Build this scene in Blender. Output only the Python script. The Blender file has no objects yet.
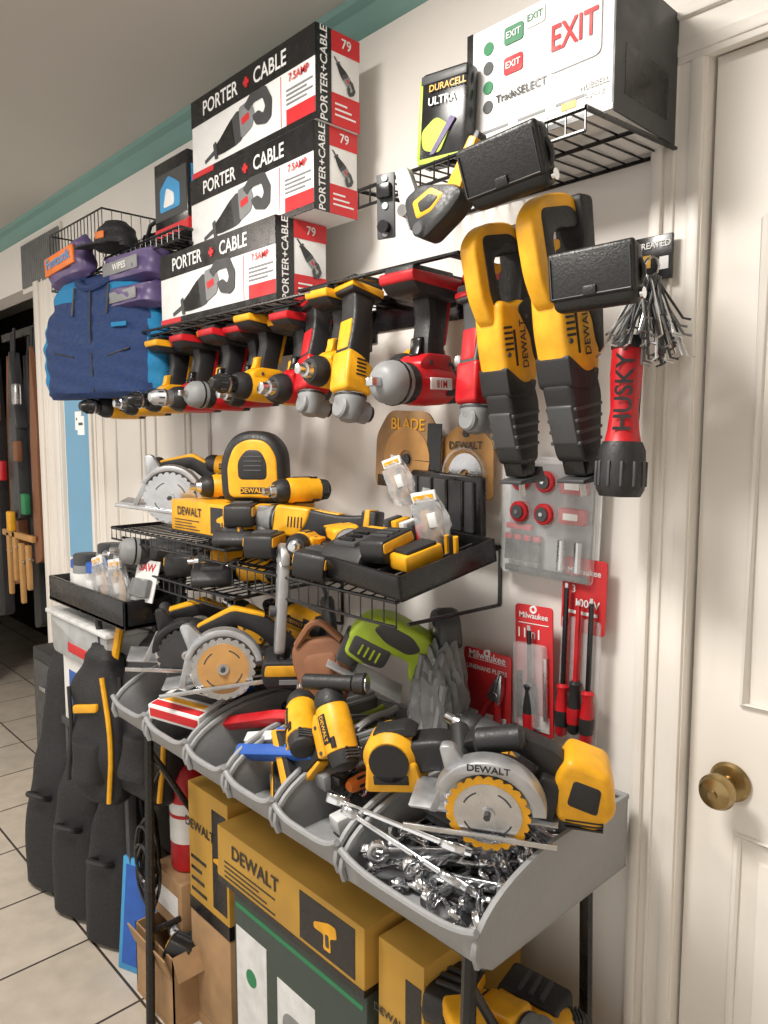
import bpy, bmesh, math, random
from mathutils import Vector, Matrix
random.seed(7)
sc=bpy.context.scene
sc.view_settings.view_transform='Standard'
V=Vector
pi=math.pi
# ---------------------------------------------------------------- materials
def mat(name,col,rough=.5,metal=0,var=.12,scale=30,bump=0,alpha=1,coat=0,spec=.5,trans=0):
    m=bpy.data.materials.new(name);m.use_nodes=True
    n=m.node_tree.nodes;l=m.node_tree.links;p=n['Principled BSDF']
    p.inputs['Roughness'].default_value=rough;p.inputs['Metallic'].default_value=metal
    p.inputs['Alpha'].default_value=alpha;p.inputs['Coat Weight'].default_value=coat
    p.inputs['Specular IOR Level'].default_value=spec
    tc=n.new('ShaderNodeTexCoord');nz=n.new('ShaderNodeTexNoise');nz.inputs['Scale'].default_value=scale;nz.inputs['Detail'].default_value=4
    l.new(tc.outputs['Object'],nz.inputs['Vector'])
    r=n.new('ShaderNodeValToRGB');r.color_ramp.elements[0].position=.3;r.color_ramp.elements[1].position=.7
    r.color_ramp.elements[0].color=[c*(1-var) for c in col]+[1];r.color_ramp.elements[1].color=[min(1,c*(1+var)) for c in col]+[1]
    l.new(nz.outputs['Fac'],r.inputs['Fac']);l.new(r.outputs['Color'],p.inputs['Base Color'])
    mr=n.new('ShaderNodeMapRange');mr.inputs['From Min'].default_value=.3;mr.inputs['From Max'].default_value=.7
    mr.inputs['To Min'].default_value=rough*.8;mr.inputs['To Max'].default_value=min(1,rough*1.3)
    l.new(nz.outputs['Fac'],mr.inputs['Value']);l.new(mr.outputs['Result'],p.inputs['Roughness'])
    if bump:
        b=n.new('ShaderNodeBump');b.inputs['Strength'].default_value=bump;b.inputs['Distance'].default_value=.004
        l.new(nz.outputs['Fac'],b.inputs['Height']);l.new(b.outputs['Normal'],p.inputs['Normal'])
    return m
YEL=mat('yellow_plastic',(.78,.38,.012),.42,var=.16)
YBX=mat('yellow_cardboard',(.50,.285,.045),.65,var=.12,scale=8)
BLK=mat('black_rubber',(.016,.016,.017),.5,bump=.1,scale=200)
BLG=mat('black_gloss',(.01,.01,.011),.25)
DGR=mat('dark_grey',(.05,.052,.055),.45)
GRY=mat('mid_grey',(.22,.225,.23),.5)
RED=mat('red_plastic',(.50,.010,.016),.38,var=.16)
RCD=mat('red_card',(.58,.02,.025),.5,var=.06)
SIL=mat('steel',(.62,.63,.65),.25,1,var=.15)
CHR=mat('chrome',(.75,.76,.78),.16,1,var=.1)
ALU=mat('cast_aluminium',(.50,.51,.53),.42,.8)
WHT=mat('white_card',(.8,.8,.79),.55,var=.04)
OFW=mat('offwhite_plastic',(.65,.66,.66),.5)
BIN=mat('bin_grey_plastic',(.28,.285,.29),.5,var=.06,bump=.05,scale=80)
BRN=mat('brown_leather',(.22,.09,.04),.6,bump=.3)
KRA=mat('kraft_cardboard',(.36,.22,.11),.8)
BLU=mat('blue_fabric',(.012,.035,.12),.85,bump=.5,scale=90)
LBL=mat('light_blue_fabric',(.01,.18,.38),.8,bump=.5,scale=90)
PUR=mat('purple_pack',(.10,.07,.18),.45,bump=.5,scale=18)
ORG=mat('orange_pack',(.75,.18,.02),.5)
CYA=mat('blue_print',(.05,.3,.6),.5)
GRN=mat('lime_plastic',(.36,.50,.03),.45)
GRD=mat('green_print',(.02,.20,.08),.5)
DGB=mat('dark_green_card',(.045,.06,.05),.6)
WOD=mat('tan_wood',(.5,.27,.09),.6)
CLR=mat('clear_plastic',(.75,.77,.78),.15,alpha=.28,bump=.5,scale=40)
BAG=mat('cloudy_bag',(.62,.63,.64),.22,alpha=.42,bump=1,scale=35)
BGD=mat('smoky_bag',(.20,.205,.21),.2,alpha=.7,bump=1,scale=30)
BRS=mat('antique_brass',(.36,.26,.12),.3,1)
CAN=mat('black_canvas',(.014,.014,.016),.62,bump=.35,scale=150)
BLN=mat('blue_handle',(.02,.10,.42),.4)
TRM=mat('white_paint',(.83,.79,.73),.45,var=.03,scale=4)
TEAL=mat('teal_paint',(.20,.36,.33),.6,var=.08,scale=6)
WALL=mat('cream_wall_paint',(.85,.815,.77),.75,var=.03,scale=3,bump=.1)
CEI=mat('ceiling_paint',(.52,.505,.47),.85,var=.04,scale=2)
BLW=mat('blue_wall_paint',(.20,.42,.62),.8,var=.05,scale=5)
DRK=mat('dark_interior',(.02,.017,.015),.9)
LEA=mat('black_leather',(.012,.012,.012),.40,bump=.2,scale=300)
TAPE=mat('packing_tape',(.40,.26,.10),.25)
FRO=mat('frosted_plastic',(.5,.52,.53),.4,alpha=.75)
def tile_mat():
    m=bpy.data.materials.new('floor_tile');m.use_nodes=True
    n=m.node_tree.nodes;l=m.node_tree.links;p=n['Principled BSDF']
    tc=n.new('ShaderNodeTexCoord');mp=n.new('ShaderNodeMapping');mp.inputs['Location'].default_value=(.1,.06,0)
    br=n.new('ShaderNodeTexBrick');br.offset=0;br.inputs['Scale'].default_value=1
    br.inputs['Brick Width'].default_value=.34;br.inputs['Row Height'].default_value=.34;br.inputs['Mortar Size'].default_value=.004
    br.inputs['Color1'].default_value=(.62,.55,.46,1);br.inputs['Color2'].default_value=(.70,.63,.54,1);br.inputs['Mortar'].default_value=(.06,.05,.04,1)
    nz=n.new('ShaderNodeTexNoise');nz.inputs['Scale'].default_value=14;nz.inputs['Detail'].default_value=6
    mx=n.new('ShaderNodeMix');mx.data_type='RGBA';mx.blend_type='MULTIPLY';mx.inputs[0].default_value=.4
    l.new(tc.outputs['Object'],mp.inputs['Vector']);l.new(mp.outputs['Vector'],br.inputs['Vector']);l.new(tc.outputs['Object'],nz.inputs['Vector'])
    l.new(br.outputs['Color'],mx.inputs[6]);l.new(nz.outputs['Fac'],mx.inputs[7]);l.new(mx.outputs[2],p.inputs['Base Color'])
    p.inputs['Roughness'].default_value=.35
    b=n.new('ShaderNodeBump');b.inputs['Strength'].default_value=.4;b.inputs['Distance'].default_value=.003;b.invert=True
    l.new(br.outputs['Fac'],b.inputs['Height']);l.new(b.outputs['Normal'],p.inputs['Normal'])
    return m
TILE=tile_mat()
# ---------------------------------------------------------------- builder
def frame(loc,x=(1,0,0),z=(0,0,1)):
    X=V(x).normalized();Y=V(z).cross(X).normalized();Z=X.cross(Y)
    m=Matrix((X,Y,Z)).transposed().to_4x4();m.translation=V(loc);return m
def rp(pts,r=.01,n=4):
    out=[];N=len(pts)
    for i in range(N):
        p0,p1,p2=V(pts[i-1]),V(pts[i]),V(pts[(i+1)%N])
        a=p0-p1;c=p2-p1;ra=min(r,a.length*.48);rc=min(r,c.length*.48)
        if a.length<1e-6 or c.length<1e-6: continue
        A=p1+a.normalized()*ra;C=p1+c.normalized()*rc
        for k in range(n+1):
            t=k/n;q=A*(1-t)**2+p1*2*t*(1-t)+C*t*t;out.append((q.x,q.y))
    return out
_txt={}
def textmesh(s):
    if s in _txt:return _txt[s]
    c=bpy.data.curves.new('t','FONT');c.body=s;c.align_x='CENTER';c.align_y='CENTER';c.extrude=.01;c.resolution_u=3;c.offset=.015
    o=bpy.data.objects.new('t',c);sc.collection.objects.link(o);bpy.context.view_layer.update()
    me=bpy.data.meshes.new_from_object(o.evaluated_get(bpy.context.evaluated_depsgraph_get()))
    bpy.data.objects.remove(o);_txt[s]=me;return me
class B:
    def __init__(s):
        s.bm=bmesh.new();s.mats=[];s.T=Matrix()
    def put(s,t,m,M=None,bev=0,seg=2,smooth=True):
        if bev>0:
            es=[e for e in t.edges if e.calc_face_angle(0)>.5]
            if es: bmesh.ops.bevel(t,geom=es,offset=bev,offset_type='OFFSET',segments=seg,affect='EDGES',profile=.5,clamp_overlap=True)
        if M is not None:t.transform(M)
        t.transform(s.T)
        if m not in s.mats:s.mats.append(m)
        i=s.mats.index(m)
        for f in t.faces:f.material_index=i;f.smooth=smooth
        me=bpy.data.meshes.new('x');t.to_mesh(me);s.bm.from_mesh(me);bpy.data.meshes.remove(me);t.free()
    def box(s,c,d,m,bev=.0,M=None,seg=2):
        t=bmesh.new();bmesh.ops.create_cube(t,size=1)
        mm=Matrix.Translation(V(c))@Matrix.Diagonal((d[0],d[1],d[2],1))
        t.transform(mm);s.put(t,m,M,bev,seg)
    def bx(s,x0,x1,y0,y1,z0,z1,m,bev=0):
        s.box(((x0+x1)/2,(y0+y1)/2,(z0+z1)/2),(abs(x1-x0),abs(y1-y0),abs(z1-z0)),m,bev)
    def lathe(s,p,d,prof,m,seg=18,sc_=(1,1)):
        t=bmesh.new();d=V(d).normalized();a=d.orthogonal().normalized();b=d.cross(a);p=V(p);rings=[]
        for (h,r) in prof:
            if r<1e-6:rings.append([t.verts.new(p+d*h)])
            else:rings.append([t.verts.new(p+d*h+(a*math.cos(2*pi*k/seg)*sc_[0]+b*math.sin(2*pi*k/seg)*sc_[1])*r) for k in range(seg)])
        for A,C in zip(rings,rings[1:]):
            for k in range(seg):
                k2=(k+1)%seg
                if len(A)==1 and len(C)==1:continue
                if len(A)==1:t.faces.new((A[0],C[k],C[k2]))
                elif len(C)==1:t.faces.new((A[k],A[k2],C[0]))
                else:t.faces.new((A[k],A[k2],C[k2],C[k]))
        for R in (rings[0],rings[-1]):
            if len(R)>1:t.faces.new(R)
        bmesh.ops.recalc_face_normals(t,faces=t.faces)
        s.put(t,m)
    def cyl(s,p0,p1,r0,m,r1=None,seg=16,bev=0):
        r1=r0 if r1 is None else r1;p0=V(p0);L=(V(p1)-p0).length
        if bev:pr=[(0,r0-bev),(bev,r0),(L-bev,r1),(L,r1-bev)]
        else:pr=[(0,r0),(L,r1)]
        s.lathe(p0,V(p1)-p0,pr,m,seg)
    def prism(s,pts,w,m,y=0,bev=.003,M=None,seg=2):
        t=bmesh.new();vs=[t.verts.new((p[0],y-w/2,p[1])) for p in pts];f=t.faces.new(vs)
        r=bmesh.ops.extrude_face_region(t,geom=[f])
        for v in r['geom']:
            if isinstance(v,bmesh.types.BMVert):v.co.y+=w
        bmesh.ops.recalc_face_normals(t,faces=t.faces)
        if bev>0:
            es=[e for e in t.edges if abs(e.verts[0].co.y-e.verts[1].co.y)<1e-7 and e.calc_face_angle(0)>.5]
            bmesh.ops.bevel(t,geom=es,offset=bev,offset_type='OFFSET',segments=seg,affect='EDGES',profile=.5,clamp_overlap=True)
        s.put(t,m,M)
    def tube(s,pts,r,m,seg=7,closed=False,smooth=0):
        P=[V(p) for p in pts]
        for _ in range(smooth):
            Q=[] if closed else [P[0]]
            N=len(P)
            for i in range(N if closed else N-1):
                a,b=P[i],P[(i+1)%N];Q+= [a*.75+b*.25,a*.25+b*.75]
            if not closed:Q.append(P[-1])
            P=Q
        t=bmesh.new();rings=[];N=len(P);up=None
        for i,p in enumerate(P):
            if closed:d=P[(i+1)%N]-P[i-1]
            else:d=P[min(i+1,N-1)]-P[max(i-1,0)]
            d=d.normalized()
            if up is None:up=d.orthogonal().normalized()
            a=(up-d*up.dot(d));a=a.normalized() if a.length>1e-4 else d.orthogonal().normalized()
            up=a;b=d.cross(a)
            rings.append([t.verts.new(p+(a*math.cos(2*pi*k/seg)+b*math.sin(2*pi*k/seg))*r) for k in range(seg)])
        for i in range(N if closed else N-1):
            A,C=rings[i],rings[(i+1)%N]
            for k in range(seg):
                t.faces.new((A[k],A[(k+1)%seg],C[(k+1)%seg],C[k]))
        if not closed:
            t.faces.new(rings[0]);t.faces.new(rings[-1])
        bmesh.ops.recalc_face_normals(t,faces=t.faces)
        s.put(t,m)
    def soft(s,prof,m,cols=36,rows=36,wr=.004,fr=(9,17),pw=.6,pred=None,ph=0):
        """padded cloth volume: prof = [(z, half width, half depth, x shift)]"""
        def ev(z):
            for a,c in zip(prof,prof[1:]):
                if a[0]<=z<=c[0]+1e-9:
                    t=(z-a[0])/(c[0]-a[0]);t=t*t*(3-2*t)
                    return [a[i]+(c[i]-a[i])*t for i in range(1,4)]
            return prof[-1][1:]
        t=bmesh.new();rings=[];z0,z1=prof[0][0],prof[-1][0]
        for r in range(rows+1):
            z=z0+(z1-z0)*r/rows;w,d,sh=ev(z);ring=[]
            for k in range(cols):
                a=2*pi*k/cols;ca,sa=math.cos(a),math.sin(a)
                x=math.copysign(abs(ca)**pw,ca)*w;y=math.copysign(abs(sa)**pw,sa)*d
                n=wr*(math.sin(z*fr[1]*6+x*fr[0]*4+ph)+.6*math.sin(x*fr[1]*7-z*fr[0]*5+2*ph)+.4*math.sin(z*fr[1]*4.2+x*fr[0]*4.1))
                l=math.hypot(x,y)+1e-6
                ring.append(t.verts.new((x+sh+n*x/l*.4,y+n*math.copysign(1,y)*min(1,abs(y)/(d*.5+1e-6)),z)))
            rings.append(ring)
        for A,C in zip(rings,rings[1:]):
            for k in range(cols):t.faces.new((A[k],A[(k+1)%cols],C[(k+1)%cols],C[k]))
        t.faces.new(rings[0]);t.faces.new(rings[-1])
        bmesh.ops.recalc_face_normals(t,faces=t.faces)
        if pred:
            bmesh.ops.delete(t,geom=[f for f in t.faces if not pred(f.calc_center_median())],context='FACES')
        s.put(t,m)
    def text(s,st,size,M,m):
        t=bmesh.new();t.from_mesh(textmesh(st));t.transform(Matrix.Diagonal((size,size,size*.12,1)))
        s.put(t,m,M,smooth=False)
    def tf(s,st,size,x,y,z,m,sx=1):   # text on a face looking to -Y
        s.text(st,size,frame((x,y,z),(1,0,0),(0,-1,0))@Matrix.Diagonal((sx,1,1,1)),m)
    def te(s,st,size,x,y,z,m,up=False): # on a face looking to +X
        s.text(st,size,frame((x,y,z),(0,0,1) if up else (0,1,0),(1,0,0)),m)
    def obj(s,name,M=None):
        me=bpy.data.meshes.new(name);s.bm.to_mesh(me);s.bm.free()
        for m in s.mats:me.materials.append(m)
        me.set_sharp_from_angle(angle=math.radians(38))
        o=bpy.data.objects.new(name,me);sc.collection.objects.link(o)
        if M is not None:o.matrix_world=M
        return o
def mk(name,fn,loc,x=(1,0,0),z=(0,0,1),sc_=1,flip=False,**k):
    b=B()
    if flip:b.T=Matrix.Diagonal((1,-1,1,1))
    if flip:k['flip']=True
    fn(b,**k)
    if flip:bmesh.ops.reverse_faces(b.bm,faces=b.bm.faces)
    return b.obj(name,frame(loc,x,z)@Matrix.Scale(sc_,4))
# ---------------------------------------------------------------- tool library (X forward, Z up)
def battery(b,c=YEL,x=0,z=0):
    b.prism(rp([(x-.055,z+.012),(x+.055,z+.012),(x+.06,z-.02),(x+.05,z-.045),(x-.055,z-.045),(x-.06,z-.01)],.01),.072,BLK,0,.006)
    b.prism(rp([(x-.050,z+.006),(x+.052,z+.006),(x+.055,z-.018),(x-.054,z-.018)],.006),.0745,c,0,.002)
    for s in(-1,1):
        b.box((x,s*.0365,z-.030),(.05,.002,.010),GRY,.0)
    for k in range(3):b.box((x-.02+.02*k,0,z+.014),(.008,.05,.006),DGR,.001)
def charger(b):
    b.prism(rp([(-.07,0),(.07,0),(.075,.02),(.05,.045),(-.05,.05),(-.075,.025)],.01),.11,BLK,0,.012)
    b.box((.02,0,.046),(.06,.06,.014),DGR,.004);b.box((-.05,0,.044),(.02,.07,.01),YEL,.003)
    for k in range(3):b.box((.0+.02*k,0,.055),(.008,.04,.006),BLG,.001)
    b.tube([(-.07,0,.02),(-.11,.02,.01),(-.12,.07,.008),(-.08,.09,.008)],.003,BLG,smooth=1)
def drill(b,c=YEL,kind='drill',bat=False,g=BLK):
    b.lathe((-.092,0,0),(1,0,0),[(0,0),(0,.018),(.006,.026),(.03,.030),(.032,.030)],g)
    b.lathe((-.062,0,0),(1,0,0),[(0,.028),(.002,.032),(.05,.034),(.085,.033),(.095,.029),(.097,0)],c)
    for k in range(4):b.box((-.078+.006*k,0,.024),(.003,.03,.012),DGR)
    b.lathe((.03,0,0),(1,0,0),[(0,.031),(.006,.032),(.02,.030),(.032,.024),(.034,0)],g)
    if kind=='drill':
        b.lathe((.062,0,0),(1,0,0),[(0,0),(0,.020),(.018,.022),(.02,.0225),(.024,.0225),(.026,.021),(.045,.019),(.058,.011),(.06,0)],BLG if c!=RED else ALU)
        b.lathe((.08,0,0),(1,0,0),[(0,.0232),(.005,.0232)],SIL)
        for k in range(8):
            a=k*pi/4;b.box((.096,.0205*math.cos(a),.0205*math.sin(a)),(.014,.003,.003),DGR)
    elif kind=='impact':
        b.lathe((.062,0,0),(1,0,0),[(0,.0),(0,.018),(.012,.015),(.014,.010),(.03,.010),(.032,0)],SIL)
    elif kind=='wrench':
        b.lathe((.050,0,0),(1,0,0),[(0,.0),(0,.033),(.008,.034),(.030,.031),(.042,.022),(.045,.012),(.045,0)],GRY)
        b.lathe((.060,0,0),(1,0,0),[(0,.0345),(.004,.0345)],BLG)
        b.box((.105,0,0),(.024,.013,.013),SIL,.002)
    b.prism(rp([(-.06,-.012),(.022,-.012),(.028,-.03),(.004,-.045),(-.058,-.045)],.008),.052,c,0,.010)
    b.prism(rp([(-.055,-.03),(-.004,-.03),(-.006,-.06),(-.016,-.10),(-.010,-.138),(-.07,-.138),(-.062,-.1),(-.052,-.06)],.012),.034,g,0,.011)
    b.prism(rp([(-.004,-.04),(.012,-.042),(.006,-.055),(.004,-.07),(-.010,-.072)],.004),.018,c if c!=RED else BLG,0,.004)
    b.prism(rp([(-.06,-.06),(-.052,-.06),(-.062,-.1),(-.07,-.138),(-.08,-.138),(-.07,-.09)],.004),.026,c,0,.005)
    b.prism(rp([(-.082,-.128),(.028,-.132),(.046,-.15),(.046,-.163),(-.085,-.163)],.010),.062,g,0,.007)
    b.prism(rp([(-.082,-.142),(.044,-.146),(.047,-.155),(.046,-.163),(-.085,-.163)],.006),.065,c,0,.004)
    b.prism(rp([(-.07,-.160),(.040,-.160),(.036,-.172),(-.066,-.172)],.003),.054,BLK,0,.002)
    for sy in(-1,1):
        b.box((-.015,sy*.0325,.002),(.056,.004,.018),BLK if c!=RED else WHT,.0015)
        if c==YEL or c==RED:b.text('DEWALT' if c==YEL else 'M18',.0125 if c==YEL else .016,frame((-.015,sy*.0347,.002),(1 if sy<0 else -1,0,0),(0,sy,0)),YEL if c==YEL else RED)
        b.box((-.045,sy*.0295,.014),(.02,.004,.012),g,.001)
        for q in((-.05,-.03),(.0,-.03),(-.05,.0)):b.cyl((q[0],sy*.024,q[1]),(q[0],sy*.0275,q[1]),.004,DGR,seg=8)
    if bat:
        T0=b.T.copy();b.T=b.T@Matrix.Translation((-.015,0,-.182));battery(b,c);b.T=T0
def grinder(b,c=YEL,disc=True,g=BLK):
    b.prism(rp([(-.17,.032),(-.10,.024),(-.06,.026),(.0,.034),(.03,.03),(.03,-.026),(-.06,-.026),(-.10,-.020),(-.17,-.034)],.012),.052,g,0,.016,seg=3)
    b.prism(rp([(-.02,.034),(.068,.037),(.072,-.033),(.01,-.034),(-.01,-.005)],.012),.060,c,0,.018,seg=3)
    b.prism(rp([(-.085,.0275),(-.02,.032),(-.02,.02),(-.085,.018)],.004),.040,c,0,.006)
    for k in range(5):b.box((.0+.008*k,0,.0),(.003,.0625,.024),g,.0)
    b.lathe((.07,0,0),(1,0,0),[(0,.032),(.006,.034),(.02,.032),(.04,.028),(.055,.018),(.06,0)],GRY)
    b.lathe((.072,0,0),(1,0,0),[(0,.0345),(.005,.0345)],g)
    b.cyl((.10,0,.03),(.10,0,-.045),.024,GRY,bev=.004);b.cyl((.10,0,-.045),(.10,0,-.052),.018,BLG)
    if disc:
        b.cyl((.10,0,-.048),(.10,0,-.053),.052,DGR,seg=32);b.cyl((.10,0,-.053),(.10,0,-.060),.018,SIL)
        R=.058;pts=[(R*math.cos(a),R*math.sin(a)) for a in [pi*k/14 for k in range(7,22)]]
        inn=[(.052*math.cos(a),.052*math.sin(a)) for a in [pi*k/14 for k in range(21,6,-1)]]
        b.prism(pts+inn,.026,SIL,0,.001,M=frame((.10,0,-.05),(1,0,0),(0,1,0)))
    b.prism(rp([(-.175,.038),(-.14,.040),(-.135,-.04),(-.175,-.040)],.006),.064,g,0,.006)
    b.prism(rp([(-.160,.041),(-.148,.042),(-.143,-.042),(-.160,-.042)],.003),.067,c,0,.004)
    b.prism(rp([(-.12,-.022),(-.03,-.030),(-.03,-.040),(-.11,-.034)],.004),.02,DGR,0,.003)
def gearpts(R,n=24,d=.006):
    o=[]
    for k in range(n):
        a=2*pi*k/n;st=2*pi/n
        o+=[((R)*math.cos(a),(R)*math.sin(a)),((R-.001)*math.cos(a+st*.35),(R-.001)*math.sin(a+st*.35)),((R-d)*math.cos(a+st*.5),(R-d)*math.sin(a+st*.5))]
    return o
def ringpts(cx,cz,R,r,a0,a1,n=20):
    A=[a0+(a1-a0)*k/n for k in range(n+1)]
    return [(cx+R*math.cos(a),cz+R*math.sin(a)) for a in A]+[(cx+r*math.cos(a),cz+r*math.sin(a)) for a in reversed(A)]
def circsaw(b,R=.0685,c=YEL,rim=YEL,guard=ALU,shoe=ALU,bat=True,body=None,blade=SIL,flip=False,label=True,big=False):
    body=body or c
    b.prism(gearpts(R),.0018,rim,-.056,0);b.prism(gearpts(R*.80,40,.0005),.003,blade,-.0565,0)
    for k in range(4):
        a=k*pi/2+.4;b.prism(ringpts(0,0,R*.62,R*.58,a,a+.7,8),.0035,DGR,-.0567,0)
    b.cyl((0,-.056,0),(0,-.062,0),.012,SIL);b.cyl((0,-.060,0),(0,-.068,0),.006,DGR,seg=6)
    gR=1.34 if big else 1.24
    b.prism(ringpts(0,0,R*gR,R*1.02,.12*pi,.98*pi),.036,guard,-.040,.004)
    b.prism(ringpts(0,0,R*1.20,.0,-.05*pi,1.05*pi),.006,guard,-.024,.001)
    b.prism(ringpts(0,0,R*1.08,R*.9,-.70*pi,-.02*pi),.012,SIL,-.034,.002)
    b.prism(rp([(R*.5,R*1.0),(R*.9,R*1.5),(R*1.2,R*1.45),(R*1.0,R*.6)],.008),.02,guard,-.03,.003)
    b.prism(rp([(-R*1.6,-R*.62),(R*2.0,-R*.62),(R*2.05,-R*.56),(-R*1.6,-R*.56)],.001),.085,shoe,.03,.001)
    b.prism(rp([(-R*1.6,-R*.62),(R*2.0,-R*.62),(R*2.0,-R*.48),(-R*1.6,-R*.48)],.001),.004,SIL,-.064,.001)
    b.prism(rp([(R*1.3,-R*.56),(R*1.5,-R*.56),(R*1.1,R*.6),(R*.95,R*.6)],.003),.006,shoe,-.018,.001)
    b.cyl((0,-.02,.0),(0,.03,.0),.043,BLK,bev=.006,seg=24);b.cyl((0,.03,0),(0,.092,0),.038,body,bev=.010,seg=24)
    b.cyl((0,.09,0),(0,.106,0),.030,BLK,bev=.004)
    for k in range(6):
        a=k*pi/3;b.box((.034*math.cos(a),.065,.034*math.sin(a)),(.010,.03,.006),BLK,.001)
    b.prism(rp([(-.02,.03),(.04,.050),(.055,.078),(-.03,.108),(-.10,.082),(-.160,.02),(-.155,-.008),(-.118,-.008),(-.10,.02),(-.075,.050),(-.03,.076),(.0,.068),(-.01,.05)],.014),.034,BLK,.03,.010)
    if not big:b.prism(rp([(.03,.066),(.055,.082),(-.03,.115),(-.100,.089),(-.095,.080),(-.03,.102),(.03,.080)],.006),.026,body,.03,.005)
    b.prism(rp([(-.03,.040),(.03,.045),(.02,-.028),(-.11,-.032),(-.13,.0),(-.08,.012)],.012),.056,BLK,.03,.014)
    b.prism(rp([(-.02,.030),(.015,.034),(.01,-.02),(-.09,-.024),(-.10,-.002),(-.06,.004)],.010),.060,body,.03,.008)
    if big:
        b.cyl((.03,.01,.085),(-.05,.01,.105),.022,BLK,r1=.020,bev=.006,seg=20)
        b.prism(rp([(-.185,.060),(-.12,.080),(-.10,.04),(-.105,-.035),(-.17,-.05),(-.20,-.01)],.014),.082,body,.035,.012,seg=3)
        b.prism(rp([(-.175,.035),(-.13,.048),(-.12,.0),(-.17,-.015)],.008),.086,BLK,.035,.004)
        for k in range(3):b.box((-.15,.035,-.028-.007*k),(.06,.0835,.003),BLK)
        b.prism(rp([(-.115,.03),(-.08,.045),(-.06,-.02),(-.10,-.04)],.01),.07,BLK,.03,.01)
    if bat:
        T0=b.T.copy();b.T=b.T@Matrix.Translation((-.135,.03,-.03))@Matrix.Rotation(-.5,4,'Y')@Matrix.Diagonal((.85,.95,1.15,1));battery(b,c);b.T=T0
    b.cyl((.05,.0,.05),(.065,.07,.075),.015,BLK,bev=.004)
    if label:
        if flip:M=Matrix(((-1,0,0,0),(0,0,-1,-.0592),(0,1,0,R*1.18),(0,0,0,1)))
        else:M=frame((0,-.0592,R*1.18),(1,0,0),(0,-1,0))
        b.text('DEWALT',.017,M,BLK)
def recip(b,c=YEL):
    b.prism(rp([(-.215,.04),(-.185,.072),(-.10,.066),(-.05,.048),(-.05,.022),(-.11,.036),(-.165,.040),(-.180,.02),(-.180,-.02),(-.172,-.045),(-.20,-.05),(-.218,-.02)],.02,5),.036,c,0,.012,seg=3)
    b.prism(rp([(-.195,.05),(-.10,.045),(-.06,.032),(-.06,.016),(-.11,.024),(-.152,.030),(-.166,.018),(-.166,-.03),(-.18,-.04),(-.198,-.02)],.014,4),.040,BLK,0,.010)
    b.prism(rp([(-.215,-.03),(-.16,-.035),(-.09,-.015),(-.05,-.015),(-.05,-.05),(-.12,-.060),(-.21,-.066)],.012),.058,BLK,0,.010)
    b.prism(rp([(-.152,.028),(-.13,.026),(-.138,.0),(-.152,.0)],.005),.018,c,0,.004)
    b.prism(rp([(-.095,.040),(-.02,.046),(.07,.038),(.075,-.03),(.03,-.042),(-.05,-.052),(-.10,-.04),(-.082,.0)],.02,5),.062,c,0,.020,seg=3)
    b.prism(rp([(-.075,.0),(-.03,-.026),(.01,-.030),(.03,-.048),(-.05,-.058),(-.10,-.045)],.01),.066,BLK,0,.012)
    b.prism(rp([(.015,.043),(.07,.041),(.078,-.02),(.045,-.034),(.05,.0)],.012),.066,BLK,0,.012)
    for k in range(5):b.box((-.045+.009*k,0,.026),(.004,.0645,.020),BLK,.0005)
    b.prism(rp([(.06,.042),(.10,.036),(.165,.030),(.19,.024),(.19,-.022),(.15,-.028),(.09,-.040),(.055,-.034)],.012,4),.058,BLK,0,.018,seg=3)
    b.prism(rp([(.095,.040),(.16,.032),(.16,.020),(.095,.024)],.006),.050,DGR,0,.008)
    for k in range(4):b.prism(rp([(.10+.018*k,.034-.001*k),(.106+.018*k,.034-.001*k),(.106+.018*k,-.034+.003*k),(.10+.018*k,-.034+.003*k)],.002),.060,DGR,0,.004)
    b.prism(rp([(.185,.020),(.212,.016),(.212,-.016),(.185,-.020)],.003),.042,BLG,0,.006)
    b.prism(rp([(.20,-.03),(.225,-.035),(.228,-.03),(.222,.03),(.216,.03),(.214,-.02)],.002),.052,DGR,0,.001)
    b.box((.235,0,0),(.03,.0015,.014),SIL)
    for sy in(-1,1):
        b.text('DEWALT',.020,frame((-.015,sy*.0335,-.008),(1 if sy<0 else -1,0,0),(0,sy,0)),BLK)
        b.box((-.01,sy*.031,.012),(.06,.0035,.004),BLK)
        for q in((-.06,-.02),(.0,.03),(.05,-.02)):b.cyl((q[0],sy*.029,q[1]),(q[0],sy*.0335,q[1]),.004,DGR,seg=8)
def jigsaw(b,c=GRN):
    b.prism(rp([(-.09,.03),(-.06,.075),(.03,.080),(.075,.06),(.09,.02),(.085,-.03),(.03,-.035),(.02,.01),(-.04,.015),(-.05,-.02),(-.09,-.03)],.018,4),.058,c,0,.016,seg=3)
    b.prism(rp([(-.05,.048),(-.02,.066),(.04,.066),(.055,.045),(.02,.030),(-.03,.028)],.012),.0615,DGR,0,.003)
    b.prism(rp([(.0,.02),(.08,.02),(.078,-.02),(.03,-.028),(.0,-.02)],.008),.062,DGR,0,.006)
    for k in range(4):b.box((.02+.012*k,0,-.003),(.004,.064,.022),c)
    b.prism(rp([(.05,.01),(.095,.01),(.09,-.05),(.055,-.05)],.006),.05,DGR,0,.008)
    b.box((.02,0,-.062),(.16,.075,.006),ALU,.002);b.box((.06,0,-.045),(.03,.03,.03),DGR,.004)
    b.box((.075,0,-.09),(.012,.002,.06),SIL);b.prism(rp([(-.135,.03),(-.08,.05),(-.07,-.035),(-.13,-.04)],.01),.066,DGR,0,.01)
    b.prism(rp([(-.13,.02),(-.10,.03),(-.10,-.02),(-.13,-.025)],.006),.070,c,0,.003)
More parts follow.
